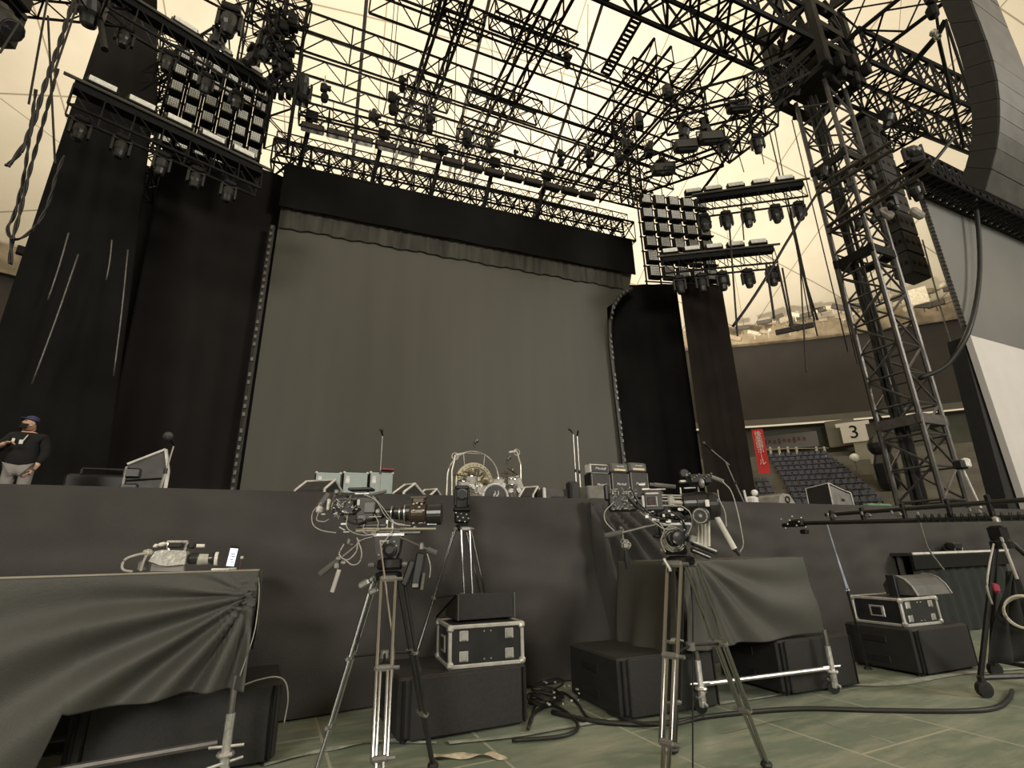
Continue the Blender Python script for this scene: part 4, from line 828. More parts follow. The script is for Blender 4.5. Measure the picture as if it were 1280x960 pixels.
# ------------------------------------------------------------------ guitar amplifier stacks
gold = mat('gold_panel', (.62, .52, .33), .4, .4); amp_face = mat('amp_face', (.055, .053, .05), .6); amp_grey = mat('amp_head_grey', (.14, .135, .12), .6); logo = mat('logo_white', (.85, .84, .8), .4)
AY = 12.6
for i, (u0, u1) in enumerate(((738, 762), (763.5, 785.5), (787, 809))):
    a, b = aY(u0, 590, AY), aY(u1, 590, AY); w_ = b.x-a.x-.02; x = (a.x+b.x)/2
    z1 = aY(u0, 591, AY).z+.02*i; z2 = aY(u0, 579.5, AY).z+.02*i; pos = ['left', 'middle', 'right'][i]
    for j, (zb, zt) in enumerate(((ST, ST+(z1-ST)*.5), (ST+(z1-ST)*.5, z1))):
        t = thing('guitar_cabinet', f'black guitar speaker cabinet, {["lower", "upper"][j]} one of the {pos} amplifier stack', 'guitar cabinet', V(x, AY, zb), group='guitar cabinets')
        h = zt-zb
        MB().rbox((0, .2, h/2), (w_, .4, h*.995), .03).build('box', black_plastic, t)
        MB().rbox((0, -.012, h/2), (w_*.93, .03, h*.93), .01).build('grille', amp_face, t)
        for s in (-1, 1): MB().box((s*w_*.47, -.01, h/2), (.018, .03, h*.93)).build('piping', mat('amp_piping', (.30, .29, .26), .5), t)
        if j: text_mesh('Marshall', .10, logo, 'logo', t, (0, -.035, h*.55), (PI/2, 0, 0), .006, .35)
    t = thing('guitar_amplifier', f'{["cream-edged", "grey", "grey"][i]} amplifier head on the {pos} guitar stack', 'amplifier head', V(x, AY, z1), group='amplifier heads')
    h = z2-z1
    MB().rbox((0, .16, h/2), (w_, .32, h), .03).build('box', white_paint if i == 0 else amp_grey, t)
    MB().rbox((0, -.008, h/2), (w_*.90, .02, h*.74), .01).build('front', black_plastic if i == 0 else amp_grey, t)
    if i: MB().rbox((.0, -.022, h*.28), (w_*.66, .01, h*.26), .004).build('panel', gold, t)
    text_mesh('Marshall', .11 if i == 0 else .075, logo, 'logo', t, (0, -.03, h*(.5 if i == 0 else .66)), (PI/2, 0, 0), .006, .35)
    if i == 0: MB().rbox((-w_*.5-.02, .1, h*.5), (.05, .3, h*.98), .02).build('side', white_paint, t)
a, b = onst(733, 7.6), onst(757, 7.6); tag(MB().rbox(((a.x+b.x)/2, 7.8, ST+.21), (b.x-a.x, .5, .42), .02).build('wooden_riser', mat('riser_grey', (.17, .165, .14), .6)), 'grey box in front of the left guitar stack', 'box')
# ------------------------------------------------------------------ drum kit and gong
GY = 14.0; G = aY(594, 600, GY); RS = 2.75
t = thing('drum_riser', 'low dark riser carrying the drum kit', 'riser', V(G.x+.5, 13.6, ST)); MB().rbox((0, 0, (RS-ST)/2), (3.6, 2.6, RS-ST), .03).build('platform', black_paint, t)
gc = V(G.x-.02, GY, aY(594, 603, GY).z); gr = .58
t = thing('gong', 'big pale yellow gong with raised ornament in a hoop stand behind the drums', 'gong', V(gc.x, GY, RS))
gm_ = mat('gong_face', (.58, .53, .37), .4, .2, .15, 9)
MB().lathe([(gr, .07), (gr, 0), (gr*.9, -.025), (gr*.3, -.03), (.01, -.045)], gc-V(0, 0, 0), (0, 1, 0), 32).build('disc', gm_, t, True)
q = MB(); ink = mat('gong_ink', (.16, .15, .12), .5)
q.ring(gc+V(0, -.05, 0), (0, 1, 0), gr*.76, .010, 32, 4)
for k in range(11):
    a0 = -.15+k*(PI+.3)/10
    def gp(r, a): return gc+V(math.cos(a)*r*gr, -.055, math.sin(a)*r*gr)
    z = (.38, .68)
    q.path([gp(z[k % 2], a0-.09), gp(z[1-k % 2], a0-.03), gp(z[k % 2], a0+.04), gp(z[1-k % 2], a0+.10)], .022, 4)
for k in range(26): a0 = k*2*PI/26; q.ball(gp(.87, a0), .018, 6)
q.build('ornament', ink, t, True)
hp = [gc+V(math.cos(a)*.80, .08, math.sin(a)*.80+.12) for a in [PI*k/20 for k in range(21)]]
MB().path([V(hp[0].x+.02, hp[0].y, RS)]+hp+[V(hp[-1].x-.02, hp[-1].y, RS)], .024, 6).build('hoop_stand', mat('hoop_tube', (.66, .63, .55), .35, .5), t, True)
MB().tube(gc+V(-.34, .04, .86), gc+V(-.30, .03, .50), .010, 5).tube(gc+V(.34, .04, .86), gc+V(.30, .03, .50), .010, 5).tube(gc+V(-.34, .06, .86), gc+V(.34, .06, .86), .008, 5).build('cord', white_paint, t, True)
t = thing('drum_kit', 'white and chrome drum kit in front of the pale gong', 'drum kit', V(G.x+.4, 13.2, RS))
shell = mat('drum_white', (.55, .53, .49), .3); head_m = mat('drum_head', (.05, .05, .048), .35); brass = mat('cymbal_bronze', (.30, .25, .13), .35, .7)
KY = 12.7
BY = 12.25
bc = aY(619, 622, BY); b_ = MB().lathe([(.34, -.02), (.36, 0), (.36, .5), (.34, .52)], bc, (0, 1, 0), 28).build('bass_drum', shell, t, True)
MB().lathe([(.315, 0), (.01, .004)], bc-V(0, .03, 0), (0, -1, 0), 28).build('front_head', head_m, b_, True); MB().ring(bc-V(0, .02, 0), (0, 1, 0), .345, .028, 28, 6).build('hoop', white_paint, b_, True)
q = MB()
for k in range(5): q.rbox(bc+V(-.05+.03*k, -.045, .05+.07*math.sin(k*2)), (.03, .02, .10), .008)
q.build('emblem', white_paint, b_, True)
def drum(u, v, r, h, nm, tilt=(0, -.2, 1), y=KY):
    c = aY(u, v, y); d = MB().lathe([(r, -h/2), (r, h/2)], c, tilt, 20).build(nm, shell, t, True)
    dv = Vector(tilt).normalized(); MB().ring(c+dv*h/2, dv, r, .014, 20, 5).ring(c-dv*h/2, dv, r, .014, 20, 5).build('hoop', chrome, d, True); MB().lathe([(r*.96, h/2), (.01, h/2+.006)], c, tilt, 20).build('batter_head', white_paint, d, True)
drum(623, 604, .16, .26, 'tom_drum'); drum(590, 600, .15, .22, 'tom_drum'); drum(580, 607, .16, .24, 'tom_drum'); drum(597, 611, .17, .16, 'snare_drum'); drum(646, 604, .15, .32, 'floor_tom', (-.5, -.2, 1)); drum(640, 601, .12, .16, 'tom_drum', (-.2, -.3, 1))
def cymbal(u, v, r, y=12.9, tilt=(.1, -.12, 1)):
    c = aY(u, v, y); cy = MB().lathe([(r, 0), (r*.3, .03), (.05, .07), (.01, .075)], c, tilt, 24).build('cymbal', brass, t, True); MB().tube(c, V(c.x, y+.05, RS), .012, 5).build('stand', chrome, cy, True)
cymbal(587, 591, .24); cymbal(572, 594, .20); cymbal(603, 603, .27); cymbal(640, 589, .18, 12.9, (.6, -.3, 1)); cymbal(632, 592, .13)
q = MB()
for k in range(16): u = 566+k*5.9; p = aY(u, 616, 12.8+.3*math.sin(k*2.3)); q.tube(V(p.x, p.y, RS), V(p.x+.12*math.sin(k*3.1), p.y, p.z+.25+.2*math.sin(k*1.7)), .014, 5)
q.build('hardware', chrome, t, True)
q = MB()
for k in range(9): p = aY(572+k*9.5, 611+4*math.sin(k*1.9), 12.6); q.rbox(p, (.13, .08, .17), .02, Matrix.Rotation(k*1.1, 3, 'Y'))
q.build('bracket', steel, t, True)
def tallmic(pts, y, lab):
    P = [aY(u, v, y) for u, v in pts]; P[-1] = V(P[-1].x, y, RS)
    t = thing('boom_stand', lab, 'microphone stand', P[-1]); MB().path(P, .022, 6).build('pole', mat('hoop_tube', (.66, .63, .55), .35, .5), t, True)
    MB().lathe([(.03, 0), (.035, .22), (.02, .25)], P[0], (P[0]-P[1]).normalized()+V(1.6, 0, -.6) if lab.find('left') > 0 else (-1, 0, -.2), 8).ring(P[0]+V(0, 0, -.03), (0, 1, 0), .09, .012, 14, 4).build('microphone', white_paint, t, True)
tallmic(((569, 569), (568, 576), (565, 588), (565, 621)), 12.6, 'pale boom stand with microphone left of the drum kit'); tallmic(((646, 564), (648, 571), (651, 580), (651, 604)), 12.9, 'pale boom stand with microphone right of the drum kit')
for u, v, lab in ((594, 552, 'small microphone hanging high above the gong'), (635, 573, 'small microphone hanging right of the gong')):
    p = aY(u, v, 13.3); tag(MB().rbox(p, (.09, .08, .14), .03).ball(p+V(.06, 0, .04), .06, 8).lathe([(.025, 0), (.05, .09)], p-V(.02, 0, .17), (0, 0, 1), 8).tube(p, p+V(0, 0, .22), .008, 4).build('hanging_microphone', mat('grey_mic', (.16, .16, .15), .4, .3)), lab, 'microphone')
# ------------------------------------------------------------------ the man on the stage (left edge)
PY = 11.3; pb = V(aY(40, 523, PY).x+.02, PY, ST)
man = thing('person', 'man in black hoodie, mask and navy cap standing on the stage with a hand raised', 'person', pb, .12)
def skin_body(name, verts, edges, rad, m, par, sub=2):
    me = bpy.data.meshes.new(name); me.from_pydata(verts, edges, []); me.materials.append(m)
    o = bpy.data.objects.new(name, me); C.objects.link(o); o.parent = par
    s = o.modifiers.new('skin', 'SKIN'); s.use_smooth_shade = True
    for i, r in enumerate(rad):
        me.skin_vertices[0].data[i].radius = r if isinstance(r, tuple) else (r, r)
    me.skin_vertices[0].data[0].use_root = True
    if sub: o.modifiers.new('sub', 'SUBSURF').levels = sub; o.modifiers['sub'].render_levels = sub
    return o
# local frame: -Y faces the audience, head turned to image left (-X), looking up a little
verts = [(0, 0, .95), (0, .0, 1.12), (0, .01, 1.30), (0, .02, 1.43), (-.005, .0, 1.52), (-.02, -.02, 1.60), (-.02, -.02, 1.70),
         (.19, .02, 1.41), (.27, .03, 1.16), (.22, -.04, .93), (.19, -.06, .85),
         (-.19, .02, 1.41), (-.34, -.02, 1.17), (-.25, -.22, 1.22), (-.20, -.28, 1.24),
         (.10, 0, .88), (.11, -.01, .48), (.12, .02, .08), (.13, -.12, .04),
         (-.10, 0, .88), (-.12, -.01, .48), (-.13, .02, .08), (-.14, -.12, .04)]
edges = [(0, 1), (1, 2), (2, 3), (3, 4), (4, 5), (5, 6), (3, 7), (7, 8), (8, 9), (9, 10), (3, 11), (11, 12), (12, 13), (13, 14), (0, 15), (15, 16), (16, 17), (17, 18), (0, 19), (19, 20), (20, 21), (21, 22)]
rad = [(.155, .11), (.165, .12), (.17, .12), (.13, .10), .055, (.075, .085), (.068, .08), .07, .055, .04, .033, .07, .055, .04, .033, .095, .065, .045, .04, .095, .065, .045, .04]
skin_body('body', verts, edges, rad, skin_m, man)
hv = [(0, 0, .84), (0, .0, 1.08), (0, .01, 1.30), (0, .02, 1.43), (0, .01, 1.47), (.20, .02, 1.41), (.285, .03, 1.16), (.225, -.035, .95), (-.20, .02, 1.41), (-.35, -.02, 1.17), (-.26, -.20, 1.215)]
he = [(0, 1), (1, 2), (2, 3), (3, 4), (3, 5), (5, 6), (6, 7), (3, 8), (8, 9), (9, 10)]
skin_body('hoodie', hv, he, [(.235, .185), (.225, .175), (.205, .155), (.155, .12), (.085, .085), .095, .085, .062, .095, .085, .06], mat('hoodie_black', (.0085, .008, .008), .9, 0, .2, 8), man)
tv = [(0, 0, .93), (.10, 0, .86), (.115, -.01, .48), (.125, .02, .12), (-.10, 0, .86), (-.125, -.01, .48), (-.135, .02, .12)]
skin_body('trousers', tv, [(0, 1), (1, 2), (2, 3), (0, 4), (4, 5), (5, 6)], [(.175, .135), .115, .088, .075, .115, .088, .075], mat('trousers_grey', (.27, .25, .23), .85, 0, .1, 8), man)
for s in (-1, 1): MB().rbox((s*.135, -.06, .045), (.1, .28, .09), .03).build('shoe', black_plastic, man)
hc = V(-.02, -.02, 1.645); Rh = Matrix.Rotation(-.85, 3, 'Z') @ Matrix.Rotation(-.16, 3, 'X')
def hp_(x, y, z): return hc+Rh @ V(x, y, z)
h = MB(); h.ball((0, 0, 0), .105, 16, (.78, .95, 1.12)); h.prism([(-.014, 0), (.014, 0), (0, .045)], lambda x, z: V(x, -.095, z-.015), lambda x, z: V(x*.5, -.122 if z < .02 else -.098, z-.015))
for s in (-1, 1): h.ball((s*.082, .01, 0), .022, 8, (.5, 1, 1.4))
h.v = [hc+Rh @ v for v in h.v]; h.build('face', skin_m, man, smooth=True)
e = MB()
for s in (-1, 1): e.ball(hp_(s*.032, -.09, .028), .011, 8)
e.build('eye', black_plastic, man, smooth=True)
k = MB().grid(lambda u, v: hp_(.083*math.sin((u-.5)*2.5)*1.02, -.105*math.cos((u-.5)*2.2)-.012*math.sin(v*PI), -.115+.085*v), 10, 6); k.build('mask', mat('mask_black', (.006, .006, .006), .9), man, smooth=True, solid=.004)
cp = MB(); cp.lathe([(.097, 0), (.100, .03), (.085, .075), (.04, .1), (.0, .106)], (0, 0, 0), (0, 0, 1), 18); cp.v = [hc+Rh @ (v+V(0, .010, .045)) for v in cp.v]
cap = cp.build('cap', mat('cap_navy', (.045, .04, .105), .7), man, smooth=True)
MB().prism([(-.07, -.05), (.07, -.05), (.06, -.14), (0, -.165), (-.06, -.14)], lambda x, y: hp_(x, y+.0, .052+.1*(-y-.05)*.3), lambda x, y: hp_(x, y+.0, .062+.1*(-y-.05)*.3)).build('visor', mat('cap_navy', (.045, .04, .105), .7), cap)
hr = MB().ball((0, 0, 0), .1, 14, (.8, .8, .7)); hr.v = [hc+Rh @ (v+V(0, .028, .02)) for v in hr.v]; hr.build('hair', mat('hair_dark', (.02, .016, .013), .7), man, smooth=True)
# hands: palm plus five separate bent fingers
def hand(wrist, d, n, curl, par):
    d, n = Vector(d).normalized(), Vector(n).normalized(); sdir = d.cross(n).normalized(); W = Vector(wrist)
    vs = [W, W+d*.05, W+d*.09]; ed = [(0, 1), (1, 2)]; r = [(.030, .022), (.038, .02), (.036, .018)]
    for i, (off, ln) in enumerate(((-.030, .070), (-.010, .080), (.011, .075), (.030, .060))):
        b = len(vs); p = W+d*.085+sdir*off; a = curl
        q1 = p+(d*math.cos(a*.4)+n*math.sin(a*.4))*ln*.4; q2 = q1+(d*math.cos(a)+n*math.sin(a))*ln*.35; q3 = q2+(d*math.cos(a*1.6)+n*math.sin(a*1.6))*ln*.25
        vs += [p, q1, q2, q3]; ed += [(2, b), (b, b+1), (b+1, b+2), (b+2, b+3)]; r += [.011, .010, .009, .008]
    b = len(vs); p = W+d*.03-sdir*.032; vs += [p, p+(d*.6-sdir*.7+n*.3).normalized()*.035, p+(d*.6-sdir*.7+n*.3).normalized()*.035+(d*.9+n*.4).normalized()*.03]; ed += [(1, b), (b, b+1), (b+1, b+2)]; r += [.014, .011, .009]
    skin_body('hand', [tuple(v) for v in vs], ed, r, skin_m, par, 1)
hand((-.19, -.29, 1.245), (.75, -.25, .15), (0, -.3, -1), 1.0, man)
hand((.185, -.065, .845), (-.35, -.35, -.8), (-.6, .2, 0), .7, man)
MB().path([(.02, -.13, 1.43), (.005, -.15, 1.38), (-.02, -.158, 1.31)], .010, 5).rbox((-.035, -.165, 1.30), (.055, .012, .075), .008).build('lanyard', white_paint, man)
MB().rbox((-.14, -.155, 1.325), (.04, .012, .06), .008).build('badge', white_paint, man)
# ------------------------------------------------------------------ subwoofers, flight cases on the floor
def sub(x0, x1, y0, y1, h, lab, rz=0.0, grp='floor subwoofers'):
    c = V((x0+x1)/2, (y0+y1)/2, 0); w_, d_ = x1-x0, y1-y0
    t = thing('subwoofer', lab, 'subwoofer', c, rz, grp)
    MB().rbox((0, 0, h/2+.015), (w_, d_, h-.03), .02).build('cabinet', sub_m, t)
    MB().rbox((.02, -d_/2-.012, h/2+.01), (w_*.86, .03, h*.93), .01).build('grille', grille_m, t)
    for s in (-1, 1): MB().tube((s*w_*.465, -d_/2-.012, .03), (s*w_*.465, -d_/2-.012, h-.02), .013, 5).build('corner_strip', black_metal, t)
    for s in (-1, 1):
        for z in (.28, .72): MB().rbox((s*(w_/2+.003), d_*.05, h*z), (.012, d_*.34, h*.16), .004).build('handle', black_plastic, t)
    q = MB()
    for i in (-1, 1):
        for j in (-1, 1): q.lathe([(.03, 0), (.03, .03)], (i*w_*.44, j*d_*.42, 0), (0, 0, 1), 8)
    q.build('foot', cable_m, t)
    return t
sub(1.13, 2.34, 4.85, 5.72, .495, 'black subwoofer under the flight case behind the left tripod')
sub(3.13, 4.28, 4.43, 5.42, .52, 'black subwoofer behind the right camera tripod, under the draped riser', -.06)
sub(5.10, 6.20, 4.28, 5.22, .53, 'black subwoofer at the right end of the draped riser', -.08)
sub(7.14, 8.27, 4.10, 4.95, .51, 'black subwoofer under the smaller flight case at the right', -.04)
sub(-1.12, .22, 4.95, 5.75, .555, 'black subwoofer under the draped riser at the left')
def flight_case(c, w_, d_, h, rz, lab, dishes=4):
    t = thing('flight_case', lab, 'flight case', c, rz)
    MB().box((0, 0, h/2), (w_-.03, d_-.03, h-.02)).build('panel', case_m, t)
    e = .034; q = MB()
    for z in (e/2, h-e/2):
        for s in (-1, 1): q.rbox((0, s*(d_/2-e/2), z), (w_, e, e), .006); q.rbox((s*(w_/2-e/2), 0, z), (e, d_, e), .006)
    for i in (-1, 1):
        for j in (-1, 1): q.rbox((i*(w_/2-e/2), j*(d_/2-e/2), h/2), (e, e, h), .006)
    q.build('edge_rail', mat('case_rail', (.68, .67, .63), .35, .55, .15, 12), t)
    q = MB()
    for i in (-1, 1):
        for j in (-1, 1):
            for z in (.03, h-.03): MB().ball((i*(w_/2-.02), j*(d_/2-.02), z), .038, 8).build('ball_corner', steel, t)
    for i in (-1, 1):
        for z in (.27, .74):
            d = MB().rbox((i*w_*.30, -d_/2+.012, h*z), (w_*.115, .016, h*.25), .012).build('wheel_dish', mat('dish_rim', (.60, .60, .56), .4, .5), t)
            MB().rbox((i*w_*.30, -d_/2+.003, h*z), (w_*.08, .008, h*.19), .006).build('dish_cup', mat('dish_cup', (.40, .40, .36), .45, .4), d)
    for s in (-1, 1):
        d = MB().rbox((s*(w_/2-.012), 0, h*.5), (.016, d_*.30, h*.42), .01).build('handle_plate', mat('dish_rim', (.60, .60, .56), .4, .5), t)
        MB().rbox((s*(w_/2-.004), 0, h*.5), (.012, d_*.20, h*.28), .006).build('handle', black_plastic, d)
    q = MB()
    for i in (-.035, .055):
        for z in (.18, .82): q.ball((i*w_, -d_/2+.014, h*z), .008, 6)
    q.build('rivet', steel, t)
    return t
za = .497
p1, p2, p3 = aZ(560, 838, za), aZ(656, 829, za), aZ(537, 823, za); az = math.atan2(p2.y-p1.y, p2.x-p1.x); wA = (p2-p1).length; dA = .6
nA = V(-math.sin(az), math.cos(az), 0); flight_case((p1+p2)/2+nA*dA/2, wA, dA, .365, az, 'black flight case with white metal edges on a subwoofer behind the left tripod')
zw = za+.365+.005; a, b = aY(572, 775, 5.22), aY(642, 772, 5.22); wW = b.x-a.x
t = thing('stage_monitor', 'plain black monitor wedge lying on the white-edged flight case', 'stage monitor', V((a.x+b.x)/2, 5.35, zw), az*.5)
hW = aY(606, 741, 5.25).z-zw
MB().prism([(-.16, 0), (.30, 0), (.30, .06), (-.10, hW), (-.16, hW)], lambda y, z: V(-wW/2, y, z), lambda y, z: V(wW/2, y, z)).build('cabinet', wedge_m, t)
MB().box((0, -.165, hW*.5), (wW*.93, .02, hW*.94)).build('grille', grille_m, t)
MB().rbox((-wW*.49, -.17, hW*.5), (.02, .03, hW), .005).rbox((wW*.49, -.17, hW*.5), (.02, .03, hW), .005).build('side_rail', mat('wedge_rail', (.085, .082, .078), .5), t)
MB().tube((-wW/2-.005, -.15, hW), (-wW/2-.12, .2, .01), .012, 5).tube((wW/2+.005, -.15, hW), (wW/2+.10, .2, .01), .012, 5).build('stand_bracket', black_metal, t)
zd = .513
p1, p2 = aZ(1136, 785, zd), aZ(1183, 780, zd); az = math.atan2(p2.y-p1.y, p2.x-p1.x); nA = V(-math.sin(az), math.cos(az), 0); wD = (p2-p1).length
flight_case((p1+p2)/2+nA*.36, wD, .66, .33, az, 'smaller black flight case with white edges on the right subwoofer')
a, b = aY(1124, 744, 4.5), aY(1163, 744, 4.5); t = thing('stage_monitor', 'grey curved-front monitor standing on the smaller flight case', 'stage monitor', V((a.x+b.x)/2, 4.45, zd+.335), -.05)
hW = aY(1145, 719, 4.45).z-zd-.335; wW = b.x-a.x
prof = [(-.20, 0), (.2, 0), (.22, hW*.5), (.12, hW), (.0, hW), (-.08, hW*.85), (-.15, hW*.5)]
MB().prism(prof, lambda y, z: V(-wW/2, y, z), lambda y, z: V(wW/2, y, z)).build('cabinet', mat('curved_grey', (.10, .098, .09), .55), t)
q = MB()
for s in (-1, 1): q.path([V(s*wW/2, y-.004, z) for y, z in (prof[0], prof[6], prof[5], prof[4], prof[3])], .014, 5)
q.build('edge_trim', mat('edge_grey', (.30, .29, .27), .5), t)
MB().rbox((-wW/2-.06, .05, hW*.1), (.05, .12, hW*2.0), .01).build('hanging_strap', black_plastic, t)
# ------------------------------------------------------------------ draped risers
def jack(p, zt, lab, wheel=True):
    t = thing('screw_jack', lab, 'screw jack', p, .3)
    MB().tube((0, 0, .30), (0, 0, zt), .022, 8).build('inner_tube', dull_alu, t)
    MB().lathe([(.03, .15), (.03, .46)], (0, 0, 0), (0, 0, 1), 10).rbox((0, 0, .145), (.055, .055, .1), .01).build('sleeve', steel, t)
    MB().lathe([(.05, .20), (.06, .215), (.05, .23)], (0, 0, 0), (0, 0, 1), 12).tube((-.12, -.04, .165), (.12, .02, .165), .010, 6).tube((-.1, .05, .26), (.1, -.05, .26), .010, 6).build('wing_nut', steel, t)
    if wheel:
        MB().rbox((0, 0, .10), (.07, .05, .09), .01).tube((-.02, -.06, .08), (.02, .07, .13), .014, 5).build('fork', steel, t); MB().lathe([(.055, -.018), (.06, 0), (.055, .018)], (0, .02, .06), (1, .3, 0), 14).build('wheel', cable_m, t)
    return t
def riser(name, x0, x1, y0, y1, z, lab, tm=None):
    t = thing('riser_deck', lab, 'platform', ((x0+x1)/2, (y0+y1)/2, 0))
    c = V((x0+x1)/2, (y0+y1)/2, 0)
    MB().box((0, 0, z-.05), (x1-x0-.02, y1-y0-.02, .08)).build('top_board', tm or mat('riser_wood', (.09, .08, .06), .6), t)
    MB().box((0, (y0-y1)/2+.06, z-.13), (x1-x0-.1, .05, .10)).box((0, (y1-y0)/2-.06, z-.13), (x1-x0-.1, .05, .1)).build('beam', dull_alu, t)
    for s in (-1, 1): MB().tube((s*(x1-x0-.2)/2, (y1-y0)/2-.1, 0), (s*(x1-x0-.2)/2, (y1-y0)/2-.1, z-.1), .024, 6).build('leg', dull_alu, t)
    return t
def swag(x0, x1, y, zt, zb, cx, cz, amp, right_drop, seed, back, left=False, top=True):
    """front cloth hanging from the top edge, folds radiating from (cx, cz)"""
    def fn(u, v):
        x = x0+(x1-x0)*u; zbb = zb(x); z = zt+(zbb-zt)*v
        a = math.atan2(z-cz, x-cx-.03); r = math.hypot(x-cx, z-cz)
        f = math.sin(a*17+seed+1.5*math.sin(r*2.0))*math.exp(-((r-.85)/1.15)**2)
        g = math.sin(a*29+seed*2)*math.exp(-r*3.5)
        return V(x+right_drop*v*max(0, (u-.9)*10)**2, y-.02-amp*(f*.8+g*.5+.55)*min(1, v*4)*(.5+.5*v)-.02*math.sin(x*3+seed)*v, z)
    b = MB().grid(fn, 130, 60)
    # top sheet and end skirt
    if top: b.grid(lambda u, v: V(x0+(x1-x0)*u, y-.02+(back-y)*v, zt+.004*math.sin(u*40+v*9)), 60, 8)
    b.grid(lambda u, v: V(x1+.02+.03*math.sin(u*9+v*3)*v+right_drop*v*(1-u), y-.02+(back-y)*u, zt-(zt-zb(x1)-.25)*v), 12, 16)
    if left: b.grid(lambda u, v: V(x0-.03-.10*v-.04*math.sin(u*14+v*3)*v, back+(y-.02-back)*u, zt-(zt-zb(x0)+.1)*v), 40, 20)
    return b
riser('p1', -3.4, -.05, 4.62, 5.85, 1.405, 'platform under the dark cloth at the left edge', mat('pale_top', (.50, .48, .43), .5))
o = swag(-3.42, -.05, 4.62, 1.405, lambda x: .60-.02*math.sin(x*5) if x > -1.06 else max(.10, .60-(-x-1.06)*3.2), -.12, 1.24, .088, .0, .4, 5.85, False, False).build('riser_cloth', cloth_green, smooth=True, solid=.004); tag(o, 'charcoal cloth with sagging folds draped over the left platform', 'cloth')
riser('p2', 3.86, 5.70, 4.36, 5.3, 1.36, 'platform under the creased cloth behind the right tripod')
o = swag(3.83, 5.72, 4.33, 1.37, lambda x: .555+.01*math.sin(x*6), 4.0, 1.42, .05, .085, 2.1, 5.3, True).build('riser_cloth', cloth_green, smooth=True, solid=.004); tag(o, 'charcoal creased cloth draped over the platform behind the right tripod', 'cloth')
jl = V(-.115, 4.60, 0); jack((jl.x, jl.y, 0), .7, 'white steel screw jack leg under the left draped platform')
ja = aZ(880, 893, 0); jb = aZ(1046, 868, 0); jack(ja, .62, 'white steel screw jack leg behind the right tripod', True); jack(jb, .62, 'white steel screw jack leg with caster at the right end of the draped platform')
tag(MB().tube(ja+V(0, .02, .245), jb+V(-.04, .02, .245), .022, 8).build('brace_bar', alu), 'shiny brace bar between the two jack legs on the right', 'bar')
tag(MB().tube(V(jl.x-.06, jl.y+.08, .27), V(jl.x-1.5, jl.y+.2, .20), .024, 8).build('brace_bar', dull_alu), 'dull brace bar under the left draped platform', 'bar')
tag(MB().tube(V(jl.x-.75, 5.2, .30), V(jl.x-1.5, 5.3, .28), .02, 8).build('brace_bar', dull_alu), 'short pale bar in the dark gap under the left platform', 'bar')
t = thing('platform', 'black platform with pale top edge at the right edge of the photo', 'platform', (11.75, 5.73, 0))
MB().box((0, 0, 1.31), (3.2, .36, .05)).build('top_board', mat('board_dark', (.03, .03, .029), .5), t)
MB().box((0, -.185, 1.325), (3.2, .02, .035)).build('front_edge', mat('edge_pale', (.66, .64, .58), .45), t)
MB().box((0, -.15, 1.18), (3.2, .05, .22)).build('fascia', black_paint, t)
MB().grid(lambda u, v: V(-1.55+3.1*u, -.10+.02*math.sin(u*60), 1.08*v+.02), 90, 3).build('skirt', mat('green_black_cloth', (.012, .016, .013), .85), t, smooth=True)
for s in (-1, 1): MB().box((s*1.5, .1, .64), (.06, .06, 1.28)).build('leg', dull_alu, t)
# ------------------------------------------------------------------ tripods
tube_l = mat('tripod_tube', (.32, .317, .31), .16, .95, .1, 4); tube_d = mat('tripod_tube_dark', (.035, .034, .033), .32, .5)
clampm = mat('clamp_grey', (.24, .235, .22), .4, .5)
def tripod(name, lab, top, feet, r=.085, stages=(.40, .72), tw=.105, tm=(None, None, None), spread=True):
    top = Vector(top); t = thing(name, lab, 'tripod', V(top.x, top.y, 0)); o = V(top.x, top.y, 0)
    MB().lathe([(r*.6, -.06), (r*1.15, -.045), (r*1.15, 0), (r*.8, .012)], V(0, 0, top.z), (0, 0, 1), 18).build('bowl', black_metal, t)
    hub = V(0, 0, 0)
    for i, f in enumerate(feet):
        f = Vector(f)-o; d = V(f.x, f.y, 0).normalized(); s = V(-d.y, d.x, 0); h = V(0, 0, top.z-.04)+d*r*1.2; m = tm[i] or tube_l
        j1 = h.lerp(f, stages[0]); j2 = h.lerp(f, stages[1])
        q = MB()
        for k in (-1, 1): q.tube(h+s*tw*.5*k, j1+s*tw*.45*k, .0135, 8); q.tube(j1+s*tw*.22*k, j2+s*tw*.22*k, .0115, 8); q.tube(h.lerp(f, stages[0]*.98)+s*tw*.45*k, j2+s*tw*.40*k, .0115, 8)
        for k in (-1, 1): q.tube(j2+s*tw*.2*k, f+s*tw*.13*k+V(0, 0, .03), .0125, 8)
        lg = q.build('leg', m, t)
        up = (h-f).normalized(); Rm = Matrix((s, up.cross(s), up)).transposed()
        for p, ww, hh, ks in ((j1, tw*1.2, .04, .6), (j2, tw*1.0, .04, .52), (h, tw*1.2, .05, .66)):
            MB().rbox(p, (ww, .042, hh), .012, Rm).tube(p+s*tw*(ks-.15), p+s*(tw*ks+.035), .013, 6).build('leg_clamp', clampm, lg)
        MB().ball(f+V(0, 0, .03), .038, 10, (1.1, 1.1, .75)).build('foot', cable_m, lg)
        if spread: MB().tube(j1, V(0, 0, j1.z+.02)*1+d*.03, .009, 6).build('spreader_arm', black_metal, t)
    if spread: MB().lathe([(.03, -.02), (.03, .03)], (0, 0, (top.z-.04)*(1-stages[0])+.01), (0, 0, 1), 10).build('spreader_hub', clampm, t)
    return t
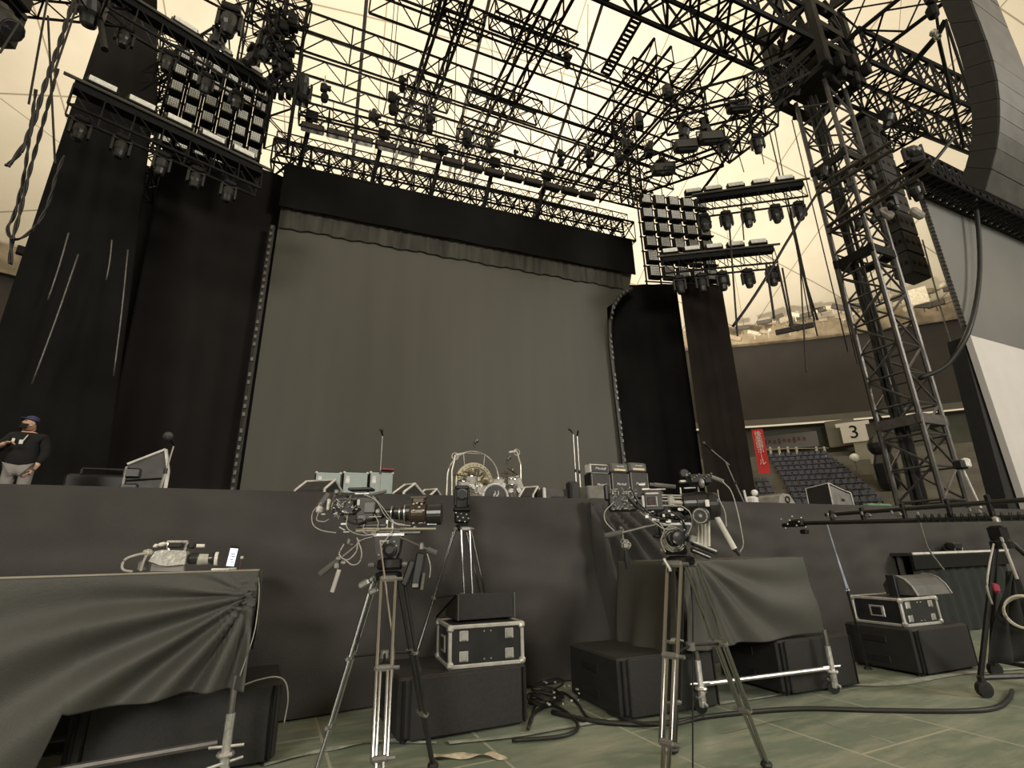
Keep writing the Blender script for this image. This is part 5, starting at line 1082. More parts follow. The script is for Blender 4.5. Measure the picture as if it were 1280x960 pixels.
class Rig:
    """local frame of a camera rig: x along the camera's long side, z up"""
    def __init__(s, u, v, y, yaw=-.42): s.P = aY(u, v, y); s.yaw = yaw; s.n = V(-math.sin(yaw), math.cos(yaw), 0); s.x = V(math.cos(yaw), math.sin(yaw), 0)
    def L(s, u, v, dy=0.0):
        d = ray(u, v); k = ((s.P+s.n*dy)-EYE).dot(s.n)/d.dot(s.n); q = EYE+d*k-s.P
        return V(q.dot(s.x), dy, q.z)
    def sc(s): return (s.L(641, 600)-s.L(640, 600)).length
    def thing(s, name, lab, cat): return thing(name, lab, cat, s.P, s.yaw)
# ---- tripod 1 (left) and its camera
f1 = [aZ(390, 985, 0), aZ(541, 963, 0), aZ(468, 1075, 0)]
ctr = (f1[0]+f1[1]+f1[2])/3
r1 = Rig(486, 716, 4.15); T1 = r1.P
tp = tripod('camera_tripod', 'tall silver-legged tripod carrying the left broadcast camera', T1, f1, tm=(None, tube_d, None))
def pan_head(rg, u0, u1, v0, v1, lab, round_=False):
    t = rg.thing('fluid_head', lab, 'fluid head'); c = (u0+u1)/2
    a, b = rg.L(u0, v0), rg.L(u1, v1); w_ = b.x-a.x; h = a.z-b.z; z0 = b.z
    MB().lathe([(w_*.42, z0), (w_*.5, z0+.02), (w_*.46, z0+h*.28), (w_*.32, z0+h*.34)], (rg.L(c, v1).x, 0, 0), (0, 0, 1), 18).build('pan_base', black_metal, t)
    x = rg.L(c, v0).x
    MB().prism([(-w_*.5, z0+h*.95), (w_*.5, z0+h*.95), (w_*.44, z0+h*.5), (w_*.3, z0+h*.28), (-w_*.3, z0+h*.28), (-w_*.44, z0+h*.5)], lambda X, z: V(x+X, -.055, z), lambda X, z: V(x+X, .055, z)).build('tilt_body', mat('head_grey', (.045, .044, .042), .42, .2), t)
    MB().lathe([(w_*.26, 0), (w_*.26, .02), (w_*.14, .035)], (x+w_*.12, -.055, z0+h*.55), (0, -1, 0), 18).build('drag_dial', black_plastic, t)
    MB().box((x, 0, z0+h*.98), (w_*1.25, .11, .022)).build('top_plate', steel, t)
    q = MB()
    for i in range(9): q.rbox((x-w_*.3+w_*.08*i, -.06, z0+h*(.42+.4*((i*37) % 10)/10)), (.014, .012, .012), .003)
    q.box((x-w_*.1, -.058, z0+h*.8), (w_*.3, .006, .012)); q.build('marking', mat('mark_white', (.62, .61, .58), .5), t)
    q = MB()
    for s in (-1, 1): q.lathe([(.018, 0), (.024, .02), (.018, .05)], (x+s*w_*.5, -.0, z0+h*.14), (s, 0, 0), 10)
    q.build('lock_knob', clampm, t)
    return t
hd = pan_head(r1, 472, 502, 668, 712, 'fluid head with two pan handles under the left broadcast camera')
def bar(rg, pts, par, nm='pan_handle', m=None, grip=2, dy=-.06, r=.011):
    P = [rg.L(u, v, dy) for u, v in pts]; q = MB().path(bez(P, 10), r, 7); o = q.build(nm, m or mat('bar_grey', (.20, .19, .18), .3, .7), par)
    MB().tube(P[-1].lerp(P[-2], .9 if grip == 1 else .65), P[-1], r*2.1, 10).build('grip', mat('grip_rubber', (.10, .095, .09), .7), o); return o
h1 = bar(r1, ((466, 671), (453, 675), (436, 690), (400, 718)), hd); h2 = bar(r1, ((500, 672), (512, 677), (528, 684), (546, 692)), hd)
q = MB()
for (u, v, sx, sz) in ((424, 698, .05, .035), (421, 707, .04, .05), (430, 703, .05, .035), (440, 681, .035, .02), (450, 676, .03, .03), (436, 677, .022, .05)): q.rbox(r1.L(u, v, -.07), (sx, .045, sz), .01)
q.build('clamp', clampm, h1)
MB().tube(r1.L(424, 712, -.07), r1.L(415, 740, -.07), .016, 8).build('zoom_grip', mat('grip_pale', (.52, .50, .46), .45), h1)
MB().path(bez([r1.L(*p, -.09) for p in ((446, 672), (452, 690), (449, 703), (440, 706), (432, 700))], 16), .005, 5).path(bez([r1.L(*p, -.09) for p in ((430, 680), (424, 693), (434, 700), (445, 690), (447, 678))], 16), .005, 5).build('control_cable', cable_w, h1)
q = MB()
for (u, v, sx, sz, a) in ((511, 716, .055, .19, .35), (523, 713, .07, .26, .15)): q.rbox(r1.L(u, v, -.05), (sx, .06, sz), .012, Matrix.Rotation(a, 3, 'Y'))
q.build('lens_control', black_plastic, h2)
MB().tube(r1.L(530, 716, -.08), r1.L(527, 737, -.08), .012, 7).rbox(r1.L(527, 683, -.06), (.035, .05, .06), .01).rbox(r1.L(519, 732, -.09), (.05, .02, .03), .006).build('clamp', clampm, h2)
MB().path(bez([r1.L(*p, -.07) for p in ((534, 692), (538, 708), (537, 722))], 8), .004, 5).build('control_cable', cable_w, h2)
MB().rbox(r1.L(455, 730, -.1), (.085, .05, .05), .012, Matrix.Rotation(-.5, 3, 'Y')).rbox(r1.L(467, 739, -.1), (.075, .05, .045), .012, Matrix.Rotation(-.4, 3, 'Y')).build('lock_block', clampm, hd)
# the camera itself
c1 = thing('broadcast_camera', 'broadcast camera with long box lens on the left tripod, pointing right', 'camera', r1.P+V(0, 0, r1.L(486, 667).z), r1.yaw); dz = V(0, 0, r1.L(486, 667).z)
def l1(u, v, dy=0): return r1.L(u, v, dy)-dz
def cyl(par, nm, pts, m, n=22, f=None, dy=0, vc=None):
    """barrel along the lens axis: pts = (u, half height px) pairs at row vc"""
    a = f(pts[0][0], vc, dy); prof = []
    for u, hp in pts: p = f(u, vc, dy); prof.append(((f(u, vc-hp, dy)-p).length, p.x-a.x))
    return MB().lathe(prof, a, (1, 0, 0), n).build(nm, m, par)
lens_black = mat('lens_barrel', (.022, .021, .02), .28, .1)
ln = cyl(c1, 'lens_body', ((478, 6), (492, 6.5), (494, 8.5), (504, 9), (505, 11), (516, 11.5)), lens_black, f=l1, vc=641)
cyl(ln, 'lens_ring', ((513, 11.9), (516, 12.6), (530, 12.8), (533, 12.2)), mat('ring_bronze', (.07, .05, .036), .35, .4), f=l1, vc=642)
cyl(ln, 'lens_hood', ((533, 11.5), (535, 12.8), (551, 13.2), (552, 13.2), (551.5, 11)), lens_black, f=l1, vc=643)
q = MB()
for u in (490, 500, 506.5, 531.5): cyl(ln, 'focus_ring', ((u, 12 if u > 505 else 9.3), (u+1.2, 12 if u > 505 else 9.3)), mat('ring_steel', (.42, .40, .36), .3, .6), f=l1, vc=641.5)
MB().rbox(l1(524, 626), (.10, .08, .05), .01).box(l1(524, 622), (.12, .07, .012)).build('lens_bracket', mat('ring_bronze', (.07, .05, .036), .35, .4), ln)
q = MB()
for u, v in ((517, 630), (521, 629), (527, 630), (524, 634), (529, 638), (517, 638)): q.rbox(l1(u, v, -.085), (.018, .012, .014), .004)
q.build('lens_marking', mat('mark_white', (.62, .61, .58), .5), ln)
bd = MB().rbox(l1(459, 636), (l1(471, 636).x-l1(447, 636).x, .12, l1(459, 621).z-l1(459, 652).z), .015).build('body', mat('camera_body', (.055, .054, .052), .4), c1)
MB().rbox(l1(452, 652, -.03), (.055, .1, .045), .01).rbox(l1(475, 641), (.05, .11, .09), .012).build('mount', black_plastic, c1)
MB().rbox(l1(462, 634, -.065), (.085, .012, .085), .006).rbox(l1(452, 648, -.065), (.06, .012, .055), .006).build('side_panel', mat('panel_grey', (.16, .155, .15), .4), c1)
MB().rbox(l1(448, 628, -.065), (.022, .014, .05), .005).rbox(l1(469, 646, -.065), (.10, .012, .008), .003).rbox(l1(446, 636.5, -.065), (.03, .012, .008), .003).rbox(l1(472, 639, -.065), (.03, .014, .03), .006).build('label_strip', mat('mark_white', (.62, .61, .58), .5), c1)
ad = MB().rbox(l1(432, 634), (l1(445, 634).x-l1(418, 634).x, .10, l1(432, 625).z-l1(432, 645).z), .015).build('adapter', black_plastic, c1)
rnd = random.Random(5); q = MB()
for i in range(26): q.tube(*(lambda u, v, a, b: (l1(u, v, -.055), l1(u+a, v+b, -.08)))(416+rnd.random()*26, 624+rnd.random()*20, rnd.uniform(-5, 5), rnd.uniform(-6, 6)), .0042, 5)
for i in range(14): q.rbox(l1(417+rnd.random()*24, 626+rnd.random()*18, -.058), (.02, .02, .012), .004)
q.build('connector', steel, ad)
ey = MB().tube(l1(411, 617), l1(401, 632), .022, 10, .028).build('eyepiece', mat('eyepiece_grey', (.16, .155, .15), .5), c1)
MB().rbox(l1(400, 637), (.05, .06, .06), .012).rbox(l1(411, 631, -.02), (.02, .05, .09), .006).rbox(l1(405, 643, -.02), (.03, .05, .012), .003).build('eyepiece_mount', white_paint, ey)
MB().rbox(l1(421, 615), (.035, .05, .04), .01).tube(l1(414, 640), l1(420, 612), .010, 6).tube(l1(420, 640), l1(426, 614), .008, 6).build('viewfinder_arm', clampm, c1)
MB().lathe([(.03, -.05), (.045, -.03), (.045, .03), (.03, .05)], l1(429, 626), (1, 0, 0), 14).build('viewfinder_tube', black_plastic, c1)
vf = MB().rbox(l1(452, 612), (l1(466, 612).x-l1(437, 612).x, .13, .022), .006).build('top_monitor', black_plastic, c1)
MB().rbox(l1(453, 617), (.12, .03, .02), .005).rbox(l1(442, 610.5, -.05), (.03, .01, .012), .003).build('monitor_mount', steel, vf)
MB().tube(l1(440, 625, -.03), l1(483, 614, -.03), .013, 8).build('shotgun_microphone', mat('mic_grey', (.14, .135, .13), .5), c1)
q = MB()
for a_, b_ in (((445, 661), (545, 661)), ((445, 664), (474, 664))): q.tube(l1(*a_, -.045), l1(*b_, -.045), .011, 8); q.tube(l1(*a_, .045), l1(*b_, .045), .011, 8)
q.build('support_rod', chrome, c1)
MB().rbox(l1(508, 666), (l1(528, 666).x-l1(490, 666).x, .11, .022), .005).rbox(l1(468, 657), (.22, .12, .03), .01).rbox(l1(478, 665), (.30, .12, .016), .004).build('base_plate', mat('plate_grey', (.13, .125, .12), .35, .5), c1)
MB().rbox(l1(485, 656), (.02, .08, .075), .004).rbox(l1(491, 655, -.04), (.014, .03, .07), .004).rbox(l1(519, 660), (.025, .06, .03), .006).build('support_bracket', steel, c1)
q = MB()
for pts in (((402, 628), (391, 640), (391, 655), (402, 663), (420, 666)), ((398, 640), (396, 650), (405, 652), (411, 649)), ((434, 645), (434, 660), (448, 668), (466, 668), (473, 655), (468, 643)), ((455, 618), (470, 626), (482, 645), (495, 655), (513, 657)), ((466, 620), (478, 634), (492, 652), (506, 656)), ((490, 650), (491, 662), (484, 672), (478, 680)), ((455, 655), (454, 664), (462, 668), (470, 662))):
    q.path(bez([l1(u, v, -.085) for u, v in pts], 20), .0038, 5)
q.build('camera_cable', cable_w, c1)
q = MB()
for pts in (((418, 632), (427, 641), (440, 642), (450, 635)), ((470, 628), (480, 640), (490, 648)), ((430, 648), (445, 655), (460, 650))): q.path(bez([l1(u, v, -.08) for u, v in pts], 14), .007, 5)
q.build('camera_cable', cable_m, c1, label='black camera cables')
MB().rbox(l1(430, 655, -.03), (.05, .03, .02), .005).rbox(l1(428, 661, -.03), (.06, .02, .012), .004, Matrix.Rotation(.5, 3, 'Y')).rbox(l1(433, 665, -.03), (.05, .02, .01), .003).build('focus_knob', steel, c1)
cable('camera_cable', [r1.P+Matrix.Rotation(r1.yaw, 3, 'Z') @ r1.L(*p, -.12) for p in ((475, 675), (478, 700), (482, 730), (487, 770), (492, 810), (489, 860), (484, 915), (478, 1000))], .007, mat('cable_tan', (.30, .25, .20), .5), 'tan cable hanging down from the left camera between the tripod legs')
# ---- tripod 2 (right) and its camera
f2 = [aZ(829, 1040, 0), aZ(850, 958, 0), aZ(959, 962, 0)]
r2 = Rig(850, 697, 3.05, -.55)
tripod('camera_tripod', 'tall silver-legged tripod carrying the right broadcast camera', r2.P, [f2[0], V(f2[1].x+.12, f2[1].y+.2, 0), f2[2]], tm=(None, tube_d, None))
h2_ = pan_head(r2, 828, 862, 655, 693, 'round fluid head with handles under the right broadcast camera')
q = MB()
for rr in (.085, .07, .055): q.ring(r2.L(842, 674, -.075), (0, 1, 0), rr, .007, 20, 5)
q.build('drag_ring', chrome, h2_)
MB().lathe([(.05, 0), (.055, .02), (.04, .05), (.015, .055)], r2.L(847, 672, -.06), (0, -1, 0), 18).build('drag_dial', black_plastic, h2_)
p1_ = bar(r2, ((822, 655), (800, 660), (780, 665), (756, 670)), h2_, grip=1, r=.010)
MB().path(bez([r2.L(*p, -.06) for p in ((779, 661), (778, 668), (780, 678), (783, 684))], 8), .008, 6).rbox(r2.L(782, 682, -.06), (.05, .05, .05), .012).rbox(r2.L(776, 660, -.06), (.03, .03, .03), .012).build('clamp', clampm, p1_)
q = MB()
for i in range(6): q.ring(r2.L(779+i*1.3, 677+((i*5) % 7), -.07), (0, 1, .3), .018, .004, 10, 4)
q.build('zoom_control', steel, p1_)
MB().lathe([(.018, 0), (.021, .06), (.017, .13)], r2.L(785, 711, -.06), (-.02, 0, 1), 12).build('zoom_grip', black_plastic, p1_)
p2_ = MB().tube(r2.L(894, 643, -.04), r2.L(918, 686, -.04), .020, 10).build('pan_handle', mat('handle_white', (.70, .68, .62), .45), h2_)
MB().tube(r2.L(917, 684, -.04), r2.L(925, 694, -.04), .014, 8).ball(r2.L(919, 687, -.04), .02, 8).build('grip', black_plastic, p2_)
mon = MB().rbox(r2.L(880, 685, -.10), (.17, .10, .022), .005, Matrix.Rotation(.42, 3, 'Y')).rbox(r2.L(876, 692, -.1), (.13, .08, .03), .006, Matrix.Rotation(.42, 3, 'Y')).build('tablet_monitor', black_plastic, h2_)
MB().rbox(r2.L(881, 683, -.155), (.17, .008, .012), .002, Matrix.Rotation(.42, 3, 'Y')).rbox(r2.L(877, 692, -.15), (.13, .008, .008), .002, Matrix.Rotation(.42, 3, 'Y')).build('trim', steel, mon)
MB().rbox(r2.L(866, 674, -.09), (.05, .05, .055), .008, Matrix.Rotation(.4, 3, 'Y')).rbox(r2.L(872, 692, -.08), (.05, .04, .05), .01).build('monitor_arm', clampm, mon)
for i, u in enumerate((872, 876.5, 881, 885.5)): MB().tube(r2.L(u, 652, .10), r2.L(u+.5, 683, .10), .0125, 8).build('counter_rod', mat('rod_cream', (.74, .70, .60), .4), h2_)
MB().rbox(r2.L(826, 664, -.05), (.03, .06, .09), .01).rbox(r2.L(821, 670, -.05), (.05, .05, .03), .01).rbox(r2.L(817, 640, -.02), (.03, .05, .07), .01).build('side_bracket', black_metal, h2_)
MB().rbox(r2.L(834, 706, -.1), (.02, .02, .10), .005, Matrix.Rotation(-.45, 3, 'Y')).build('lever', steel, h2_)
off = r2.L(845, 652); c2 = thing('broadcast_camera', 'broadcast camera with huge round lens on the right tripod, pointing right', 'camera', r2.P+V(0, 0, off.z), r2.yaw); dz2 = V(0, 0, off.z)
def l2(u, v, dy=0): return r2.L(u, v, dy)-dz2
ln2 = cyl(c2, 'lens_body', ((838, 8), (846, 9), (850, 10), (853, 13.5), (868, 14.5), (870, 15.2), (880, 15.5), (882, 16.5)), lens_black, f=l2, vc=631, n=26)
cyl(ln2, 'lens_hood', ((882, 15.8), (884, 17), (893, 17.2), (896.5, 16), (895, 13)), lens_black, f=l2, vc=633, n=26)
for u in (854, 869, 881.5): cyl(ln2, 'focus_ring', ((u, 15.6 if u > 860 else 13.9), (u+1, 15.6 if u > 860 else 13.9)), mat('ring_dark', (.07, .068, .064), .25, .4), f=l2, vc=631, n=26)
MB().rbox(l2(884, 629, -.12), (.03, .012, .05), .004).build('lens_label', white_paint, ln2)
MB().lathe([(.055, 0), (.06, .02), (.06, .045), (.052, .05)], l2(875, 645, -.10), (0, -1, 0), 22).build('follow_focus_wheel', black_plastic, ln2)
MB().ring(l2(875, 645, -.152), (0, 1, 0), .048, .006, 22, 5).lathe([(.016, 0), (.012, .02)], l2(875, 645, -.15), (0, -1, 0), 12).build('wheel_rim', mat('wheel_grey', (.30, .29, .27), .4), ln2)
bd2 = MB().rbox(l2(816, 627), (l2(829, 627).x-l2(803, 627).x, .13, l2(816, 615).z-l2(816, 641).z), .015).build('body', mat('camera_body', (.055, .054, .052), .4), c2)
MB().rbox(l2(814, 627, -.07), (.055, .012, .065), .008).build('side_window', mat('wine_panel', (.06, .032, .032), .25), bd2)
MB().rbox(l2(814, 632.5, -.074), (.075, .01, .007), .003).rbox(l2(821, 627, -.074), (.007, .01, .075), .003).rbox(l2(804, 627, -.07), (.018, .012, .09), .004).rbox(l2(815, 617, -.07), (.10, .012, .014), .004).build('window_frame', mat('mark_white', (.62, .61, .58), .5), bd2)
MB().rbox(l2(838, 627, -.02), (.05, .1, .085), .012).build('zoom_motor', mat('motor_pale', (.46, .45, .42), .4), c2)
q = MB()
for v in (619, 622, 626, 632): q.tube(l2(827, v, -.06), l2(852, v+.5, -.06), .006, 6)
q.tube(l2(838, 629, -.06), l2(853, 629, -.06), .012, 8); q.build('lens_rod', steel, c2)
ad2 = MB().rbox(l2(778, 628), (l2(800, 628).x-l2(764, 628).x, .10, l2(778, 615).z-l2(778, 638).z), .015).build('adapter', black_plastic, c2)
rnd = random.Random(9); q = MB()
for i in range(34): q.tube(*(lambda u, v, a, b: (l2(u, v, -.055), l2(u+a, v+b, -.08)))(765+rnd.random()*34, 611+rnd.random()*26, rnd.uniform(-5, 5), rnd.uniform(-6, 6)), .0042, 5)
for i in range(18): q.rbox(l2(766+rnd.random()*32, 613+rnd.random()*24, -.06), (.018, .02, .012), .004)
q.build('connector', mat('connector_pale', (.42, .41, .38), .4, .4), ad2)
MB().rbox(l2(758, 616), (.035, .09, .12), .01).rbox(l2(762, 634), (.03, .06, .045), .01).build('viewfinder', black_plastic, c2)
mc = MB().tube(l2(812, 605.5), l2(818, 606), .012, 8).tube(l2(818, 606), l2(844.5, 608.5), .016, 10).build('shotgun_microphone', mat('mic_grey', (.14, .135, .13), .5), c2)
MB().rbox(l2(802, 606), (.06, .03, .025), .008).rbox(l2(807, 612), (.07, .05, .02), .006).rbox(l2(822, 612), (.12, .04, .012), .004).build('microphone_clamp', steel, mc)
vf2 = MB().rbox(l2(870, 600), (.13, .11, .08), .02).rbox(l2(883, 600), (.08, .1, .085), .02).lathe([(.03, -.03), (.035, 0), (.03, .03)], l2(855, 592), (0, -1, 0), 12).build('viewfinder', black_plastic, c2)
MB().rbox(l2(862, 610), (.09, .02, .012), .003).rbox(l2(851, 616), (.012, .02, .08), .003).rbox(l2(873, 612), (.012, .02, .05), .003).rbox(l2(853, 602, -.03), (.05, .05, .02), .006).build('viewfinder_mount', steel, vf2)
q = MB().ball(l2(877, 604, -.07), .028, 10, (.8, .6, 1.3)).rbox(l2(858, 594, -.05), (.03, .03, .03), .01).tube(l2(889, 596, -.03), l2(904, 602, -.03), .016, 8)
for i in range(10): q.rbox(l2(862+i*3, 592+((i*7) % 9), -.06), (.014, .014, .014), .004)
q.build('viewfinder_fitting', clampm, vf2)
q = MB()
for i in range(9): q.rbox(l2(812+i*5.5, 641+((i*11) % 10), -.05), (.035, .05, .035), .008)
q.rbox(l2(843, 652), (.24, .12, .025), .006); q.build('base_plate', black_metal, c2)
q = MB()
for i in range(14): u = 806+rnd.random()*50; v = 636+rnd.random()*16; q.rbox(l2(u, v, -.08), (.02+.02*rnd.random(), .01, .008+.02*rnd.random()), .003)
q.build('plate_fitting', steel, c2)
q = MB()
for pts in (((903, 602), (914, 614), (922, 640), (928, 670), (929, 682), (925, 690)), ((765, 630), (756, 640), (757, 652), (768, 664)), ((803, 636), (812, 646), (826, 654), (838, 658)), ((851, 632), (862, 640), (865, 654), (860, 668)), ((897, 612), (899, 624), (906, 640), (908, 658)), ((800, 640), (815, 651), (830, 661), (846, 660)), ((822, 650), (830, 663), (826, 676), (832, 690))): q.path(bez([l2(u, v, -.08) for u, v in pts], 22), .0038, 5)
q.build('camera_cable', cable_w, c2)
q = MB()
for pts in (((784, 620), (795, 632), (806, 640)), ((790, 612), (800, 630), (818, 646), (835, 650)), ((840, 640), (852, 650), (858, 662))): q.path(bez([l2(u, v, -.085) for u, v in pts], 16), .007, 5)
q.build('camera_cable', cable_m, c2, label='black camera cables')
cable('camera_cable', [r2.P+Matrix.Rotation(r2.yaw, 3, 'Z') @ r2.L(*p, .25) for p in ((862, 715), (866, 760), (866, 830), (866, 900), (866, 960))], .006, cable_m, 'thin black cable hanging beside the right tripod')
# ---- third tripod behind the flight case
r3 = Rig(578, 657, 5.62, -.3)
tripod('camera_tripod', 'small tripod with a bare dark head behind the flight case, below the drums', r3.P, [r3.P+V(-.62, .12, -r3.P.z), r3.P+V(.55, .12, -r3.P.z), r3.P+V(.03, -.30, -r3.P.z)], r=.07, tm=(None, None, None))
t = r3.thing('remote_head', 'small dark U-shaped remote head on the third tripod', 'remote head')
MB().rbox(r3.L(577.5, 647), (.17, .15, .13), .02).rbox(r3.L(577.5, 637), (.20, .13, .05), .015).build('base', black_metal, t)
for s in (-8, 8): MB().rbox(r3.L(577.5+s, 622), (.035, .13, .20), .012).build('arm', black_plastic, t)
MB().rbox(r3.L(577.5, 618), (.12, .16, .14), .03).build('cradle', clampm, t)
MB().rbox(r3.L(577.5, 610), (.16, .14, .05), .015).lathe([(.05, 0), (.05, .03)], r3.L(577.5, 618, -.085), (0, -1, 0), 14).build('plate', black_plastic, t)
q = MB()
for i in range(8): q.rbox(r3.L(570+i*2.2, 641+((i*5) % 14), -.085), (.02, .015, .016), .004)
q.build('knob', steel, t)
# ------------------------------------------------------------------ camcorder, phone on the left platform
rL = Rig(215, 712, 5.0, -.05); zP = 1.409
def lL(u, v, dy=0): q = rL.L(u, v, dy); return q
base = V(rL.P.x, rL.P.y, zP); dzp = rL.P.z-zP
t = thing('camcorder', 'camcorder wrapped in a pale plastic cover lying on the left platform', 'camcorder', base, rL.yaw)
def lc(u, v, dy=0): q = rL.L(u, v, dy); return V(q.x, q.y, q.z+dzp-.008)
cov = mat('plastic_cover', (.50, .49, .44), .28, .1, .25, 18, .3, 40)
def blob(u0, u1, vt0, vt1, vb0, vb1, dy):
    pts = [lc(u0, vt0), lc(u1, vt1), lc(u1, vb1), lc(u0, vb0)]
    return [(p.x, p.z) for p in pts]
MB().prism([(lc(u, v).x, lc(u, v).z) for u, v in ((189, 700), (197, 688), (206, 686), (234, 687), (236, 690), (233, 704), (210, 706), (203, 705))], lambda x, z: V(x, -.075, z), lambda x, z: V(x, .075, z)).build('cover', cov, t)
MB().prism([(lc(u, v).x, lc(u, v).z) for u, v in ((190, 712.5), (192, 703), (206, 706), (232, 704), (231, 712.5))], lambda x, z: V(x, -.05, z), lambda x, z: V(x, .06, z)).build('base', mat('cam_grey', (.22, .21, .2), .45), t)
MB().rbox(lc(186, 690), (.06, .10, .06), .02).rbox(lc(182, 689), (.03, .05, .04), .01).build('back_end', cov, t)
cyl(t, 'lens', ((236, 6), (240, 7), (247, 7), (249, 6)), lens_black, f=lc, vc=697)
cyl(t, 'lens_cover', ((246, 5), (249, 7), (259, 6.5), (262, 5.5)), cov, f=lc, vc=698)
cyl(t, 'lens_hood', ((261, 6), (266, 7), (267, 8), (272, 8), (273, 8)), lens_black, f=lc, vc=697)
cyl(t, 'lens_rim', ((269, 8.3), (273, 8.3)), white_paint, f=lc, vc=697)
hh = MB().tube(lc(209, 676), lc(235, 676), .012, 8).tube(lc(209, 676), lc(211, 687), .010, 6).tube(lc(235, 676), lc(231, 687), .010, 6).build('handle', steel, t)
MB().rbox(lc(220, 681), (.11, .05, .035), .012).rbox(lc(240, 681), (.05, .06, .045), .012).build('handle_control', black_plastic, hh)
MB().rbox(lc(203, 679), (.055, .06, .028), .01, Matrix.Rotation(-.25, 3, 'Y')).rbox(lc(195, 681), (.035, .05, .028), .01, Matrix.Rotation(-.5, 3, 'Y')).tube(lc(246, 681), lc(256, 681), .014, 8).build('microphone_mount', white_paint, t)
MB().path(bez([lc(u, v, -.05) for u, v in ((184, 690), (172, 692), (158, 697), (153, 705), (155, 711), (166, 713))], 24), .009, 6).path(bez([lc(u, v, -.04) for u, v in ((184, 692), (180, 700), (176, 712))], 8), .01, 6).build('strap', cable_w, t)
MB().rbox(lc(179, 706), (.06, .06, .08), .015).build('battery', mat('cam_grey', (.22, .21, .2), .45), t)
q = MB()
for i in range(5): q.rbox(lc(268+i*4, 710.5, -.02), (.04, .05, .018), .005, Matrix.Rotation(.3*i, 3, 'Z'))
o = tag(q.build('small_parts', white_paint), 'small white bits lying between the wrapped camcorder and the phone', 'small parts'); o.location = base; o.rotation_euler = (0, 0, rL.yaw)
t = thing('smartphone', 'smartphone with lit white screen propped on the left platform corner', 'phone', V(0, 0, zP)+V(rL.L(288, 711).x+rL.P.x, rL.P.y-.02, 0), .05)
Rp = Matrix.Rotation(.18, 3, 'X') @ Matrix.Rotation(.10, 3, 'Y'); hp = (rL.L(289, 683)-rL.L(289, 711)).length
MB().rbox(V(0, 0, hp/2+.012), (.066, .010, hp), .004, Rp).build('case', black_plastic, t)
MB().box(V(0, 0, hp/2+.012)+Rp @ V(0, -.0062, 0), (.058, .002, hp*.80), Rp).build('screen', mat('screen_lit', (.6, .65, .75), .3, emit=(.88, .93, 1.0), estr=.85), t)
q = MB()
for i, z in enumerate((.14, .04, -.1, -.2)): q.box(V(0, 0, hp/2+.012)+Rp @ V(.006*(i % 2), -.0078, hp*z), (.034-.006*i, .001, .006), Rp)
q.build('screen_text', mat('screen_ink', (.30, .34, .48), .5), t)
MB().rbox((0, -.01, .009), (.09, .05, .018), .005).build('holder', steel, t)
t = thing('lapel_microphone', 'tiny microphone with white tip standing beside the phone', 'microphone', V(rL.P.x+rL.L(299, 711).x, rL.P.y, zP)); MB().tube((0, 0, 0), (.006, 0, .085), .004, 6).lathe([(.02, 0), (.02, .006)], (0, 0, 0), (0, 0, 1), 10).build('stem', mat('brown_stem', (.12, .07, .05), .5), t); MB().ball((.007, 0, .095), .013, 8).build('tip', white_paint, t)
cable('thin_cable', [aY(322, 716, 4.62), aY(324, 740, 4.58), aY(318, 790, 4.52), aY(300, 845, 4.5)], .004, mat('cable_grey', (.35, .34, .31), .5), 'thin pale cable running down the right edge of the left cloth')
cable('thin_cable', [aY(300, 858, 4.85), aY(322, 850, 4.88), aY(345, 846, 4.9), aY(357, 853, 4.92), aY(360, 875, 4.95), aY(355, 905, 5.0)], .006, mat('cable_grey', (.35, .34, .31), .5), 'thin pale cable bowing over the left subwoofer')
# ------------------------------------------------------------------ camera jib at the right edge
PJ = V(7.25, 3.05, 1.74); EJ = V(6.72, 4.98, 1.80); dj = (PJ-EJ).normalized(); FJ = PJ+dj*1.2
t = thing('camera_jib', 'long black camera jib arm reaching left from its dolly at the right edge', 'camera jib', V(PJ.x, PJ.y, 0)); o_ = V(PJ.x, PJ.y, 0)
jm = mat('jib_black', (.016, .016, .015), .35, .3)
MB().tube(EJ, FJ, .032, 8).build('arm_tube', jm, t, True)
MB().tube(EJ.lerp(PJ, .16)+V(0, 0, .10), FJ+V(0, 0, .22), .028, 8).build('arm_tube', jm, t, True)
q = MB()
for k in (.2, .38, .60, .82, 1.0): p = EJ.lerp(PJ, k); q.rbox(p+V(0, 0, .05+.08*k), (.05, .05, .16+.10*k), .012)
q.build('arm_link', black_metal, t, True)
q = MB()
for k in (.22, .42, .58, .95): p = EJ.lerp(PJ, k)+V(-.04, 0, .07); q.ring(p, (1, .2, .3), .028, .009, 12, 5).rbox(p, (.03, .08, .035), .01).rbox(p+V(-.02, .06, .03), (.02, .03, .05), .008)
q.build('coupling', clampm, t, True)
q = MB()
for k in range(26): p = EJ.lerp(FJ, .42+.55*k/26)+V(-.03, 0, .02); q.ring(p, dj, .042, .010, 8, 4)
q.build('coiled_cable', cable_m, t, True)
MB().rbox(EJ+V(.0, .06, .0), (.12, .22, .10), .02).rbox(EJ+V(-.02, .22, -.02), (.06, .14, .06), .012).rbox(EJ+V(0, -.02, -.12), (.08, .1, .06), .012).build('remote_head', black_metal, t, True)
q = MB()
for i in range(9): q.rbox(EJ+V(-.09, -.12+i*.045, -.06+((i*5) % 7)*.025), (.025, .02, .02), .005)
q.build('head_fitting', steel, t, True)
MB().rbox(PJ+V(0, 0, -.16), (.14, .14, .16), .02).lathe([(.10, -.12), (.10, -.05), (.05, 0)], PJ+V(0, 0, -.2), (0, 0, 1), 16).build('pivot', black_metal, t, True)
MB().rbox(PJ+V(-.07, -.05, -.02), (.07, .06, .07), .015).build('pivot_plate', steel, t, True)
ft = [aZ(1233, 872, 0), V(8.1, 2.45, 0), V(7.9, 3.75, 0)]
